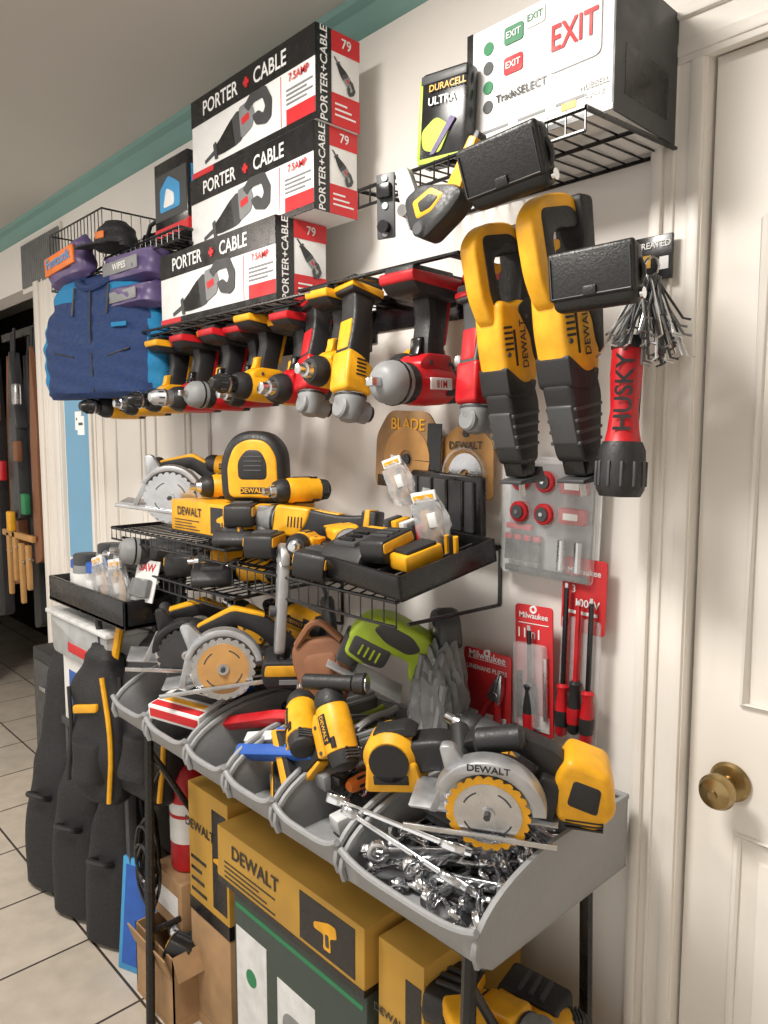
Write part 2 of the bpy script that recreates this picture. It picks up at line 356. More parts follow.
def planer(b,c=YEL):
    b.prism(rp([(-.08,0),(-.085,.10),(-.06,.155),(-.02,.175),(.04,.170),(.075,.13),(.08,.0)],.03,5),.085,BLK,0,.022,seg=3)
    b.prism(rp([(-.060,.012),(-.064,.09),(-.046,.138),(-.01,.155),(.034,.150),(.058,.115),(.062,.012)],.02,5),.090,c,0,.006,seg=3)
    b.prism(rp([(-.036,.055),(-.038,.10),(-.015,.130),(.02,.128),(.036,.098),(.036,.055)],.014),.094,BLK,0,.005)
    for k in range(4):b.box((0,0,.078+.011*k),(.045,.096,.004),DGR,.001)
    b.box((0,0,.03),(.06,.0925,.016),BLK,.001)
    b.text('DEWALT',.016,frame((0,-.0470,.03),(1,0,0),(0,-1,0)),YEL)
def wrench(b,L=.2,m=CHR,ring=True,s=1):
    w=L*.045
    b.prism(rp([(-L*.42,w*.9),(L*.40,w*1.1),(L*.40,-w*1.1),(-L*.42,-w*.9)],.002),w*.7,m,0,w*.2)
    R=L*.085
    j=[]
    for k in range(15):
        a=math.radians(55+250*k/14);j.append((L*.45+R*1.15*math.cos(a),R*1.15*math.sin(a)))
    j+=[(L*.45+R*1.0,-R*.5),(L*.45+R*.0,-R*.5),(L*.45-R*.25,0),(L*.45+R*.0,R*.5),(L*.45+R*1.0,R*.5)]
    b.prism(j,w*1.0,m,0,w*.1)
    b.prism(ringpts(-L*.45,0,R*.95,R*.55,0,1.999*pi,20),w*1.3,m,0,w*.1)
def screwdriver(b,c=RED,L=.2,g=BLK):
    b.lathe((0,0,0),(1,0,0),[(0,0),(0,.009),(.006,.013),(.03,.015),(.06,.013),(.078,.010),(.085,.013),(.09,.012),(.095,.006),(.095,0)],c,12)
    for k in range(6):
        a=k*pi/3;b.box((.04,.0125*math.cos(a),.0125*math.sin(a)),(.05,.006,.006),g,.002)
    b.cyl((.09,0,0),(L,0,0),.0032,SIL,seg=8);b.box((L,0,0),(.008,.006,.0015),SIL)
def pliers(b,c=RED,L=.2):
    for sg in(1,-1):
        b.tube([(0,0,.0),(-.02,0,sg*.014),(-.06,0,sg*.022),(-.11,0,sg*.018),(-.13,0,sg*.022)],.008,c,8,smooth=2)
        b.prism(rp([(-.02,sg*.004),(-.01,sg*.016),(.015,sg*.014),(.05,sg*.004),(.05,sg*.0008),(0,sg*.0008)],.003),.012,SIL,0,.002)
    b.cyl((0,-.008,0),(0,.008,0),.010,SIL)
# ================================================================= ROOM
ZC=2.48
def slab(name,x0,x1,y0,y1,z0,z1,m):
    b=B();b.bx(x0,x1,y0,y1,z0,z1,m);return b.obj(name)
slab('floor',-7.5,1.8,-3.4,1.6,-.05,0,TILE)
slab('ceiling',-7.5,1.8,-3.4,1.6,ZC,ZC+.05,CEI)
slab('wall_back',-3.52,-.53,0,.1,0,ZC,WALL)
slab('wall_back.001',-7.5,-4.9,0,.1,0,ZC,WALL);slab('wall_back.002',-4.9,-3.52,0,.1,2.2,ZC,WALL)
slab('wall_back.003',-.53,.30,0,.1,2.10,ZC,WALL);slab('wall_back.004',.30,1.8,0,.1,0,ZC,WALL)
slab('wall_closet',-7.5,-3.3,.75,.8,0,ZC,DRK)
slab('wall_left',-7.55,-7.5,-3.4,1.6,0,ZC,WALL);slab('wall_right',1.8,1.85,-3.4,1.6,0,ZC,WALL)
b=B()
b.prism([(0,0),(-.055,0),(-.05,-.012),(-.03,-.02),(-.02,-.045),(-.008,-.055),(0,-.06)],9.2,TEAL,0,0,M=frame((-2.9,-.0,ZC),(0,1,0),(0,0,1)))
b.obj('trim_crown')
b=B();b.bx(-3.25,-2.96,-.004,0,1.0,1.95,BLW);b.obj('wall_accent_panel')
def casing(name,x0,x1,z0,z1,header=None):
    b=B();w=x1-x0
    b.bx(x0,x1,-.016,0,z0,z1,TRM,.002);b.bx(x0+w*.08,x0+w*.28,-.026,-.014,z0,z1,TRM,.004);b.bx(x0+w*.42,x0+w*.50,-.021,-.012,z0,z1,TRM,.003);b.bx(x0+w*.72,x1-w*.03,-.022,-.012,z0,z1,TRM,.004)
    if header:
        b.bx(x0,header,-.018,0,z1-w*.0,z1+.09,TRM,.003);b.bx(x0,header,-.028,-.014,z1+.065,z1+.085,TRM,.004)
        b.bx(x0,header,-.022,-.012,z1+.01,z1+.03,TRM,.003)
    return b.obj(name)
casing('trim_door_casing',-.617,-.528,0,2.09,.40)
casing('trim_doorway_casing',-3.53,-3.27,0,2.2)
casing('trim_left_casing',-2.96,-2.82,0,1.98)
def paneldoor(b,x0,x1,z1,y,th=.04,m=None):
    b.bx(x0,x1,y,y+th,0.01,z1,TRM,.002)
    w=x1-x0
    def panel(a,c,z0,zz,arch=False):
        pts=[(a,z0),(c,z0),(c,zz)]
        if arch:
            n=12;h=.09
            for k in range(1,n):
                t=k/n;pts.append((c+(a-c)*t,zz+h*math.sin(pi*t)))
        pts.append((a,zz))
        cx=(a+c)/2;cz=(z0+zz)/2
        b.tube([(p[0],y-.001,p[1]) for p in pts],.008,TRM,8,closed=True)
        b.prism([(cx+(p[0]-cx)*.76,cz+(p[1]-cz)*.90) for p in pts],.014,TRM,y,.006)
    m=m or .11*w/.8;mid=(x0+x1)/2
    panel(x0+m,mid-.04,1.08,z1-.26,True);panel(mid+.04,x1-m,1.08,z1-.26,True)
    panel(x0+m,mid-.04,.2,.86);panel(mid+.04,x1-m,.2,.86)
b=B();paneldoor(b,-2.82,-2.05,2.0,-.014,.012);b.obj('door_2')
b=B();paneldoor(b,-.525,.295,2.095,.012,m=.085)
b.lathe((-.455,.012,.945),(0,-1,0),[(0,.0),(0,.031),(.004,.033),(.010,.028),(.012,.013),(.032,.011),(.036,.018),(.045,.027),(.056,.029),(.066,.024),(.070,.012),(.071,0)],BRS,28)
b.cyl((-.455,-.059,.945),(-.455,-.062,.945),.007,BRS)
b.obj('door_1')
b=B()
b.bx(-3.68,-3.2,-.012,0,2.17,2.40,TRM,.003)
for k in range(20):b.box((-3.66+.0232*k+.01,-.016,2.285),(.006,.012,.19),GRY,.001)
b.obj('wall_air_vent')
# ================================================================= wire shelves
def wshelf(name,x0,x1,y0,y1,zb,zf,sp=.03,lip=.03,br=(1,1)):
    b=B()
    for r in((y1,zb),(y0,zf),((y0+y1)/2,(zb+zf)/2)):
        b.tube([(x0,r[0],r[1]),(x1,r[0],r[1])],.0035,BLG)
    if lip:b.tube([(x0,y0,zf-lip),(x1,y0,zf-lip)],.003,BLG)
    n=int((x1-x0)/sp)
    for k in range(n+1):
        x=x0+(x1-x0)*k/n
        b.tube([(x,y1,zb+.003),(x,y0,zf+.003),(x,y0,zf-max(lip,.004))],.0018,BLG,5)
    for x,f in zip((x0,x1),br):
        b.tube([(x,y1,zb),(x,y0,zf)],.004,BLG)
        if f:b.tube([(x,y1,zb-.12),(x,y0+.03,zf-lip)],.004,BLG);b.tube([(x,y1,zb),(x,y1,zb-.12)],.004,BLG)
    return b.obj(name)
wshelf('wire_shelf',-1.98,-1.22,-.25,-.004,1.80,1.80,lip=0,sp=.05,br=(0,0))
wshelf('wire_shelf',-1.04,-.575,-.28,-.004,1.965,1.95,br=(0,0))
wshelf('wire_shelf',-2.02,-1.42,-.34,-.004,1.262,1.258)
wshelf('wire_shelf',-1.46,-.92,-.30,-.004,1.285,1.215,lip=.045)
wshelf('wire_shelf',-1.85,-1.42,-.32,-.004,1.155,1.145)
wshelf('wire_shelf',-2.25,-1.78,-.24,-.004,2.045,2.045)
# ================================================================= top boxes
def sawbox(x0,x1,y0,y1,z0,z1):
    b=B();w=x1-x0;h=z1-z0;yy=y0-.0008;xe=x1+.0008
    b.bx(x0,x1,y0,y1,z0,z1,WHT,.003)
    def fr(a,c,e,f,m,o=0):b.bx(x0+w*a,x0+w*c,y0-.001-o,y0+.002,z0+h*e,z0+h*f,m)
    fr(0,1,.66,1,BLG);fr(0,.20,0,.07,RCD);fr(.20,1,0,.07,BLG)
    fr(.80,.995,.07,.24,RCD,.0005)
    b.tf('PORTER',h*.25,x0+w*.27,yy-.001,z0+h*.82,WHT,.93);b.tf('CABLE',h*.25,x0+w*.68,yy-.001,z0+h*.82,WHT,.93)
    cx,cz,k=x0+w*.50,z0+h*.82,h*.03
    b.box((cx,yy-.0015,cz),(k*4,.002,k*1.6),RCD);b.box((cx,yy-.0015,cz),(k*1.6,.0022,k*4),RCD)
    b.tf('7.5AMP',h*.12,x0+w*.89,yy-.002,z0+h*.57,RCD)
    for k in range(4):fr(.80,.98-.04*(k%2),.44-.05*k,.46-.05*k,GRY,.0005)
    fr(.76,.762,.08,.64,RCD,.0005)
    def pic(cx,cz,s,face):
        D=rp([(.10,.12),(.22,.17),(.44,.12),(.50,-.02),(.46,-.16),(.38,-.18),(.24,-.12),(.20,-.02),(.30,-.02),(.36,-.08),(.40,-.04),(.38,.05),(.24,.08),(.16,.04)],.02,3)
        for pts,m,o in ((rp([(-.42,-.07),(-.30,-.10),(-.10,-.13),(.02,-.12),(.06,.0),(.04,.13),(-.12,.12),(-.32,.05),(-.42,.02)],.03),BLG,0),
            (rp([(.0,-.12),(.18,-.10),(.24,.0),(.20,.13),(.02,.15)],.03),GRY,.0006),(rp([(.04,-.02),(.16,-.02),(.16,.04),(.04,.04)],.01),RCD,.001),
            (rp([(-.10,-.13),(.0,-.13),(.03,.0),(.0,.14),(-.10,.12)],.02),DGR,.0004),
            (D,DGR,.0008),([(-.62,-.05),(-.42,-.04),(-.42,.0),(-.62,-.02)],DGR,0),(rp([(-.45,-.09),(-.40,-.10),(-.40,.06),(-.45,.05)],.01),DGR,.0004)):
            pts=[(p[0]*s,p[1]*s) for p in pts]
            if face=='f':M=Matrix.Translation((cx,yy-.0005-o,cz))@Matrix.Rotation(-.20,4,'Y')
            else:M=frame((xe+.0005+o,cx,cz),(0,1,0),(0,0,1))@Matrix.Rotation(.9,4,'Y')
            b.prism(pts,.0014,m,0,0,M=M)
    pic(x0+w*.44,z0+h*.36,w*.52,'f')
    d=y1-y0
    def en(a,c,e,f,m,o=0):b.bx(x1-.002,x1+.001+o,y0+d*a,y0+d*c,z0+h*e,z0+h*f,m)
    en(0,.34,0,1,BLG);en(.34,1,.0,.34,RCD);en(.34,1,.78,1,RCD)
    for k in range(3):en(.42,.9-.1*k,.10+.06*k,.12+.06*k,WHT,.0005)
    b.te('PORTER+CABLE',h*.14,xe+.001,y0+d*.17,z0+h*.5,WHT,True)
    b.te('79',h*.15,xe+.001,y0+d*.68,z0+h*.89,WHT);pic(y0+d*.66,z0+h*.54,d*.62,'e')
    return b.obj('reciprocating_saw_box')
sawbox(-1.885,-1.355,-.24,-.10,1.808,1.985)
sawbox(-1.785,-1.270,-.20,-.08,1.987,2.165)
sawbox(-1.772,-1.262,-.20,-.08,2.167,2.355)
b=B();b.bx(-1.985,-1.80,-.20,-.05,2.052,2.255,BLG,.003);b.bx(-1.98,-1.805,-.2012,-.199,2.10,2.22,DGR);b.prism(rp([(-1.95,2.12),(-1.84,2.12),(-1.84,2.18),(-1.90,2.21),(-1.95,2.18)],.01),.002,CYA,-.2015,0)
b.prism(rp([(-1.93,2.13),(-1.87,2.13),(-1.87,2.16),(-1.91,2.18)],.01),.002,WHT,-.2025,0)
b.bx(-1.801,-1.7985,-.20,-.05,2.052,2.085,RCD);b.bx(-1.801,-1.7988,-.19,-.06,2.11,2.22,CYA);b.bx(-1.985,-1.80,-.2012,-.199,2.055,2.08,RCD);b.obj('power_tool_box')
# exit sign carton
b=B();x0,x1,y0,y1,z0,z1=-.845,-.575,-.21,-.02,1.968,2.165
b.bx(x0,x1,y0,y1,z0,z1,WHT,.003);b.bx(x1-.002,x1+.001,y0,y1,z0,z1,DGR);b.bx(x1-.002,x1+.0015,y0+.03,y1-.03,z0+.03,z0+.10,BLG)
b.prism(rp([(-.685,2.05),(-.595,2.05),(-.595,2.14),(-.685,2.14)],.012),.003,OFW,y0-.001,0)
b.tf('EXIT',.052,-.64,y0-.004,2.096,RCD,.75)
for (xx,zz,m) in((-.75,2.135,GRD),(-.75,2.09,RCD),(-.71,2.145,WHT)):
    b.prism(rp([(xx-.018,zz-.013),(xx+.018,zz-.013),(xx+.018,zz+.013),(xx-.018,zz+.013)],.005),.002,m,y0-.001,0);b.tf('EXIT',.014,xx,y0-.003,zz,GRD if m==WHT else WHT)
for k in range(4):b.lathe((-.80,y0-.0005,2.13-.030*k),(0,-1,0),[(0,.010),(.001,.010),(.001,0)],GRD if k%2==0 else DGR)
b.tf('TradeSELECT',.017,-.735,y0-.002,2.045,BLG);b.tf('CE',.03,-.62,y0-.002,2.155,BLG)
for k in range(3):b.bx(-.81+.07*k,-.76+.07*k,y0-.001,y0,2.00,2.004,GRY)
b.bx(-.66,-.635,y0-.001,y0,1.99,2.0,YEL);b.tf('HUBBELL',.012,-.605,y0-.002,2.012,BLG);b.tf('Lighting',.010,-.605,y0-.002,2.0,BLG);b.bx(x0,x1,y0-.001,y0,1.969,1.977,BLG);b.bx(x0,x0+.012,y0-.001,y0,1.969,2.165,BLG)
b.obj('exit_sign_box')
b=B();b.box((0,0,0),(.095,.035,.15),BLG,.008);b.box((0,-.017,.062),(.09,.004,.014),DGR,.001);b.tf('DURACELL',.015,0.01,-.021,.045,YEL);b.tf('ULTRA',.018,.0,-.021,.024,WHT)
b.prism(rp([(-.035,-.05),(.0,-.06),(.02,-.02),(-.01,.0),(-.04,-.02)],.01),.004,GRN,-.018,0);b.prism(rp([(-.02,-.06),(-.01,-.06),(.03,-.01),(.02,-.005)],.003),.005,PUR,-.019,0);b.box((0,-.018,-.068),(.09,.003,.008),GRN);b.box((-.045,-.0,0),(.007,.036,.13),GRN,.002)
b.obj('battery_charger_pack',frame((-.865,-.235,2.035),(1,.12,-.05),(-.05,0,1)))
def pouch(b,w=.13,h=.085):
    b.box((0,0,0),(w,.035,h),LEA,.014,seg=4);b.box((0,-.016,h*.1),(w*1.01,.012,h*.82),LEA,.006,seg=3)
    b.tube([(-w*.46,-.023,h*.4),(-w*.46,-.023,-h*.26),(w*.46,-.023,-h*.26),(w*.46,-.023,h*.4)],.0012,DGR,5)
    b.box((0,-.024,-h*.2),(.02,.004,.014),LEA,.003);b.tube([(w*.49,0,h*.2),(w*.54,0,0),(w*.49,0,-h*.2)],.004,LEA,smooth=1)
    b.lathe((w*.5,0,-h*.35),(1,0,0),[(0,.008),(.004,.008),(.004,0)],CHR,10)
mk('leather_phone_pouch',pouch,(-.655,-.345,1.876),(1,.05,.08),(-.05,-.35,1),1.0)
mk('leather_phone_pouch',pouch,(-.54,-.30,1.715),(1,.1,.03),(0,-.1,1),.93)
b=B();b.box((0,0,0),(.03,.004,.09),DGR,.002);b.box((0,-.005,.02),(.022,.01,.02),BLG,.002);b.cyl((0,-.002,-.03),(0,-.012,-.03),.009,BLG)
for z in(-.038,0,.038):b.lathe((0,-.002,z),(0,-1,0),[(0,.005),(.002,.005),(.002,0)],SIL,10)
b.prism(rp([(.022,.04),(.042,.045),(.055,.01),(.06,-.03),(.045,-.045),(.035,-.02),(.028,.0)],.008),.018,ALU,-.006,.004);b.cyl((.045,-.01,-.02),(.045,-.035,-.02),.008,CHR)
b.obj('door_latch_hardware',frame((-.915,-.33,1.885),(1,.3,0),(.1,0,1))@Matrix.Scale(1.15,4))
b=B();b.prism(rp([(-.045,.03),(-.01,.035),(.05,.0),(.06,-.02),(.03,-.035),(-.03,-.05),(-.05,-.02)],.012),.045,BLK,0,.010)
b.prism(rp([(-.03,.015),(.01,.018),(.03,-.005),(.0,-.018),(-.03,-.015)],.006),.047,YEL,0,.003);b.prism(rp([(-.02,.008),(.005,.010),(.02,-.004),(-.0,-.012),(-.02,-.01)],.005),.049,BLK,0,.002);b.cyl((-.03,-.026,-.03),(-.03,.026,-.03),.012,DGR,bev=.003)
b.prism(rp([(.02,.0),(.09,.055),(.10,.045),(.05,-.01)],.004),.030,YEL,0,.003);b.prism(rp([(.03,.005),(.10,.060),(.105,.052),(.05,-.0)],.004),.020,DGR,0,.002);b.obj('stud_sensor',frame((-.80,-.33,1.862),(1,.1,.35),(-.3,0,1)))
# ================================================================= hanging vest, basket
VP=[(-.22,.19,.035,0),(-.20,.205,.052,0),(-.05,.21,.058,0),(.05,.195,.055,0),(.10,.165,.05,0),(.15,.165,.045,0),(.185,.13,.03,0),(.20,.09,.012,0)]
b=B()
isl=lambda c:(abs(c.x)>.178 and c.z>-.19) or (c.z>.115 and abs(c.x)>.06)
b.soft(VP,BLU,cols=56,rows=48,wr=.0022,pw=.7,pred=lambda c:not isl(c))
b.soft(VP,LBL,cols=56,rows=48,wr=.0022,pw=.7,pred=isl)
b.tube([(.0,-.050,.15),(.004,-.060,0),(0,-.050,-.2)],.0028,BLK)
for s in(1,-1):
    b.tube([(s*.06,-.057,-.08),(s*.13,-.055,-.06)],.003,BLK);b.tube([(s*.06,-.057,.06),(s*.06,-.046,.16)],.003,BLK)
b.tube([(-.07,-.035,.185),(0,-.05,.14),(.07,-.035,.185),(.04,.02,.205),(-.04,.02,.205)],.012,BLU,8,closed=True,smooth=2)
b.box((.10,-.058,.02),(.05,.003,.015),LBL,.001)
b.tube([(-.13,0,.18),(0,0,.235),(.13,0,.18)],.004,BLG);b.tube([(0,0,.235),(0,0,.26),(.015,0,.275),(0,0,.285)],.0025,SIL,smooth=1)
b.obj('padded_vest',frame((-2.18,-.27,1.81),(.5,.17,0),(0,0,1))@Matrix.Diagonal((1.18,1,.84,1)))
b=B();x0,x1,y0,y1,z0,z1=-2.62,-2.20,-.26,-.02,2.0,2.18
for z in(z0,(z0+z1)/2,z1):b.tube([(x0,y0,z),(x1,y0,z),(x1,y1,z),(x0,y1,z)],.003,BLG,closed=True)
n=16
for k in range(n+1):
    x=x0+(x1-x0)*k/n;b.tube([(x,y0,z1),(x,y0,z0),(x,y1,z0),(x,y1,z1)],.0016,BLG,5)
for k in range(9):
    y=y0+(y1-y0)*k/8;b.tube([(x0,y,z1),(x0,y,z0),(x1,y,z0),(x1,y,z1)],.0016,BLG,5)
b.obj('wire_basket')
b=B();b.soft([(-.06,.10,.004,0),(-.045,.112,.03,0),(.03,.112,.034,0),(.06,.10,.004,0)],PUR,wr=.003,rows=24)
b.box((-.01,-.034,.005),(.18,.008,.055),ORG,.003);b.tf('Fantastik',.042,-.01,-.040,.008,CYA);b.obj('snack_pouch',frame((-2.31,-.31,2.03),(1,.1,.12),(-.1,0,1)))
b=B();b.ball=None;b.soft([(0,.07,.05,0),(.02,.072,.055,0),(.05,.06,.05,0),(.075,.035,.03,0),(.08,.01,.01,0)],CAN,wr=.001,rows=20,pw=.95);b.prism(rp([(-.06,-.02),(.06,-.02),(.07,-.10),(.0,-.125),(-.07,-.10)],.03),.006,CAN,0,.002,M=frame((0,-.0,.012),(1,0,0),(0,.98,.2))@Matrix.Scale(1,4));b.box((0,-.056,.03),(.04,.004,.02),ORG,.002);b.obj('baseball_cap',frame((-2.15,-.24,2.055),(1,.2,0)))
b=B();b.soft([(-.045,.12,.01,0),(-.03,.13,.05,0),(.03,.13,.05,0),(.045,.11,.01,0)],PUR,wr=.003,rows=20);b.box((.0,-.051,.0),(.18,.004,.035),GRY,.001)
b.soft([(-.12,.115,.01,0),(-.105,.125,.055,0),(-.06,.125,.055,0),(-.047,.11,.01,0)],PUR,wr=.003,rows=20,ph=2);b.box((.0,-.056,-.083),(.17,.004,.03),GRY,.001);b.tf('WIPES',.025,0,-.054,.0,WHT);b.obj('wipes_package',frame((-2.05,-.23,1.985),(1,.1,.02)))
b=B();b.box((0,0,0),(.14,.09,.035),BLG,.01);b.box((.02,.01,.03),(.09,.07,.03),BLK,.01);b.tube([(-.05,-.04,.0),(.0,-.06,.04),(.06,-.045,.03)],.006,BLK,smooth=1);b.obj('black_tool_case',frame((-2.02,-.14,2.075),(1,.2,0)))
# ================================================================= hanging drill rack
b=B()
for (xa,xb_,z) in((-2.28,-1.29,1.788),(-1.29,-.84,1.812)):
    b.bx(xa,xb_,-.235,-.222,z,z+.006,BLG,.002);b.bx(xa,xb_,-.05,-.0,z,z+.008,BLG,.002);b.bx(xa,xb_,-.006,0,z-.06,z+.008,BLG)
for k in range(13):
    x=-2.26+k*.117;z=1.786 if x<-1.29 else 1.81;b.bx(x-.006,x+.006,-.23,0,z,z+.006,BLG)
b.obj('tool_hanging_rail')
def hang(name,fn,x,y=-.17,z=1.615,dx=0,dz=0,s=1,**k):
    return mk(name,fn,(x,y,z),(dx,-1,dz),(dx*.3,dz,-1),s,**k)
for (x,y,z,dx,dz,c,kd) in [(-2.22,-.22,1.600,.05,.02,YEL,'drill'),(-2.145,-.16,1.62,0,-.05,YEL,'impact'),(-2.07,-.21,1.605,.05,0,YEL,'impact'),(-1.995,-.17,1.615,.1,0,RED,'impact'),(-1.925,-.21,1.61,.03,0,YEL,'drill'),
    (-1.855,-.17,1.61,.03,0,RED,'impact'),(-1.785,-.21,1.61,0,0,RED,'drill'),(-1.715,-.17,1.62,0,0,YEL,'impact'),(-1.645,-.21,1.61,.05,.04,RED,'wrench'),(-1.575,-.17,1.615,.06,-.04,RED,'impact'),
    (-1.485,-.21,1.625,.02,.05,YEL,'drill'),(-1.41,-.16,1.615,.02,0,YEL,'impact'),(-1.345,-.20,1.615,.02,0,RED,'impact'),(-1.205,-.21,1.64,.05,.03,YEL,'impact'),(-1.045,-.12,1.64,0,.0,YEL,'impact'),(-.875,-.10,1.64,0,0,RED,'impact')]:
    hang('cordless_drill',drill,x,y,z,dx,dz,c=c,kind=kd)
mk('angle_grinder',grinder,(-1.275,-.20,1.66),(.15,-.25,-1),(-.2,-1,.2),.88,c=RED,disc=False)
mk('oscillating_tool',grinder,(-1.125,-.22,1.655),(.1,-.2,-1),(-.1,-1,.2),.95,c=YEL,disc=False)
hang('impact_wrench',drill,-.965,-.20,1.605,.12,-.03,1.2,c=RED,kind='wrench')
mk('angle_grinder',grinder,(-.84,-.18,1.62),(.05,-.1,-1),(-.1,-1,.1),.85,c=RED,g=DGR,disc=False)
b=B()
for (x,y,z) in((-2.255,-.33,1.56),(-2.225,-.335,1.545)):
    b.box((x,y,z),(.05,.001,.055),WHT,0,M=None);b.tube([(x,y,z+.025),(x+.004,y+.01,z+.05)],.0008,GRY,4);b.box((x,y-.001,z+.005),(.03,.0006,.008),DGR)
b.obj('price_tags')
# reciprocating saws
mk('reciprocating_saw',recip,(-.757,-.205,1.640),(.03,.17,-1),(-.1,-1,-.16),.95)
mk('reciprocating_saw',recip,(-.645,-.205,1.652),(.03,.20,-1),(-.1,-1,-.16),.98)
b=B();b.lathe((0,0,0),(0,0,-1),[(0,0),(0,.016),(.008,.021),(.05,.022),(.10,.019),(.13,.022),(.15,.026),(.16,.031),(.20,.033),(.215,.031),(.22,.027),(.222,0)],RED,24)
b.lathe((0,0,-.145),(0,0,-1),[(0,.027),(.012,.032),(.05,.0342),(.067,.033),(.077,.028),(.0785,0)],BLK,24)
b.lathe((0,0,.002),(0,0,-1),[(0,0),(0,.017),(.01,.0225),(.018,.0225)],BLK,24)
for k in range(12):
    a=k*pi/6;b.box((.0335*math.cos(a),.0335*math.sin(a),-.19),(.004,.004,.035),DGR,.001)
b.prism(rp([(-.014,-.005),(.014,-.005),(.012,-.13),(-.012,-.13)],.008),.006,BLK,.02,.002)
b.text('HUSKY',.034,frame((.010,-.0205,-.078),(0,0,1),(.45,-.9,0)),BLK)
b.tube([(0,0,0),(0,0,.03),(.01,0,.045),(0,0,.06)],.003,BLG,smooth=1);b.obj('flashlight',frame((-.562,-.17,1.652),(1,0,0),(0,.05,1))@Matrix.Scale(1.06,4))
b=B()
for k in range(80):
    a=random.uniform(-.6,.6);c=random.uniform(-.7,.5);L=random.uniform(.07,.13)
    d=V((a,c,-1)).normalized();p=V((0,0,0))+V((random.uniform(-.012,.012),random.uniform(-.012,.012),0))
    b.tube([p,p+d*L,p+d*L+V((.010*random.choice((-1,1)),.004,-.003))],.0019,GRY if k%3==0 else (DGR if k%3==1 else SIL),5)
b.tube([(.012*math.cos(t),.0,.014+.014*math.sin(t)) for t in [k*.7 for k in range(9)]],.002,SIL,5,closed=True)
b.obj('hex_key_bundle',frame((-.53,-.17,1.735)))
b=B();b.bx(-.628,-.565,-.035,-.028,1.76,1.83,BLG,.001);b.tf('CREATED',.014,-.597,-.0365,1.815,WHT);b.bx(-.585,-.57,-.0365,-.034,1.775,1.795,WHT);b.bx(-.62,-.60,-.0365,-.034,1.78,1.80,YBX);b.obj('wall_card')
# ================================================================= middle shelf
def cbox(name,x0,x1,y0,y1,z0,z1,m=YBX,txt='DEWALT',stripe=BLG,size=None,top=True,open_=False,pic=True):
    b=B();h=z1-z0;w=x1-x0;d=y1-y0
    if not open_:b.bx(x0,x1,y0,y1,z0,z1,m,.003)
    else:
        t=.004
        b.bx(x0,x1,y0,y0+t,z0,z1,m);b.bx(x0,x1,y1-t,y1,z0,z1,m);b.bx(x0,x0+t,y0,y1,z0,z1,m);b.bx(x1-t,x1,y0,y1,z0,z1,m);b.bx(x0,x1,y0,y1,z0,z0+t,m)
        b.box((0,0,0),(w,.06,t),m,0,M=frame(((x0+x1)/2,y0-.012,z1-.022),(1,0,0),(0,-3,-1)));b.box((0,0,0),(.06,d,t),m,0,M=frame((x1+.015,(y0+y1)/2,z1-.02),(1,0,-1.5),(0,0,1)))
    s=size or h*.35
    b.bx(x0,x1,y0-.001,y0+.001,z0,z0+h*.10,stripe);b.bx(x1-.001,x1+.001,y0,y1,z0,z0+h*.10,stripe)
    if txt:b.tf(txt,s,x0+w*.30,y0-.002,z0+h*.68,BLG);b.te(txt,min(s,d*.22),x1+.002,(y0+y1)/2,z0+h*.65,BLG)
    if pic:
        b.bx(x0+w*.62,x0+w*.95,y0-.0012,y0,z0+h*.16,z0+h*.9,stripe)
        k=min(w*.3,h*.62);cx=x0+w*.785;cz=z0+h*.52
        P=lambda q:[(cx+p[0]*k,cz+p[1]*k) for p in q]
        b.prism(rp(P([(-.45,.1),(.1,.3),(.35,.3),(.4,.05),(.15,-.05),(.18,-.4),(-.1,-.4),(-.08,-.05),(-.45,-.05)]),.006),.002,YEL,y0-.001,0)
        b.prism(rp(P([(-.02,.0),(.1,.0),(.12,-.3),(.0,-.3)]),.004),.002,DGR,y0-.0018,0)
        for q in range(4):b.bx(x0+w*.06,x0+w*(.45-.06*(q%3)),y0-.001,y0,z0+h*(.16+.085*q),z0+h*(.185+.085*q),BLG)
    if top:b.bx(x0,x1,(y0+y1)/2-.02,(y0+y1)/2+.02,z1,z1+.0006,TAPE)
    return b.obj(name)
cbox('tool_carton',-1.745,-1.43,-.30,-.08,1.268,1.352,m=YEL)
mk('laser_level',planer,(-1.50,-.20,1.354),(.75,.66,0),(.0,0,1),.98)
mk('cordless_impact_driver',drill,(-1.385,-.17,1.385),(-.2,-.95,0),(.95,-.2,.25),.9,c=YEL,kind='impact',bat=True)
mk('cordless_drill',drill,(-1.66,-.20,1.385),(-.3,-.9,0),(.9,-.3,.25),.9,c=YEL,kind='impact')
mk('cordless_nail_gun',drill,(-1.77,-.12,1.43),(-.7,-.6,.1),(.2,.1,1),.9,c=YEL,kind='impact',bat=True)
mk('battery_pack',battery,(-1.59,-.14,1.40),(.8,.5,0),(0,0,1),1)
mk('circular_saw',circsaw,(-1.84,-.24,1.355),(-.62,-.76,.15),(.1,0,1),1.0,flip=True,rim=SIL,bat=True,label=False)
mk('cordless_drill',drill,(-1.64,-.22,1.195),(-.5,-.8,0),(.8,-.5,.15),.9,c=YEL,kind='impact')
mk('cordless_drill',drill,(-1.50,-.22,1.19),(-.9,-.4,0),(.1,-.9,.1),.9,c=YEL,kind='impact')
mk('battery_pack',battery,(-1.74,-.27,1.20),(.7,-.7,0),(0,0,1))
mk('battery_charger',charger,(-1.58,-.28,1.155),(.8,-.5,0),(0,0,1),.9)
mk('battery_pack',battery,(-1.80,-.16,1.205),(.2,-1,0),(0,0,1))
mk('battery_charger',charger,(-1.47,-.28,1.262),(.7,-.7,0),(0,0,1),.8)
mk('battery_pack',battery,(-1.46,-.27,1.345),(.7,-.7,0),(0,0,1),.9)
mk('angle_grinder',grinder,(-1.335,-.18,1.315),(-.8,-.45,.05),(0,.1,1),1,c=YEL,disc=False)
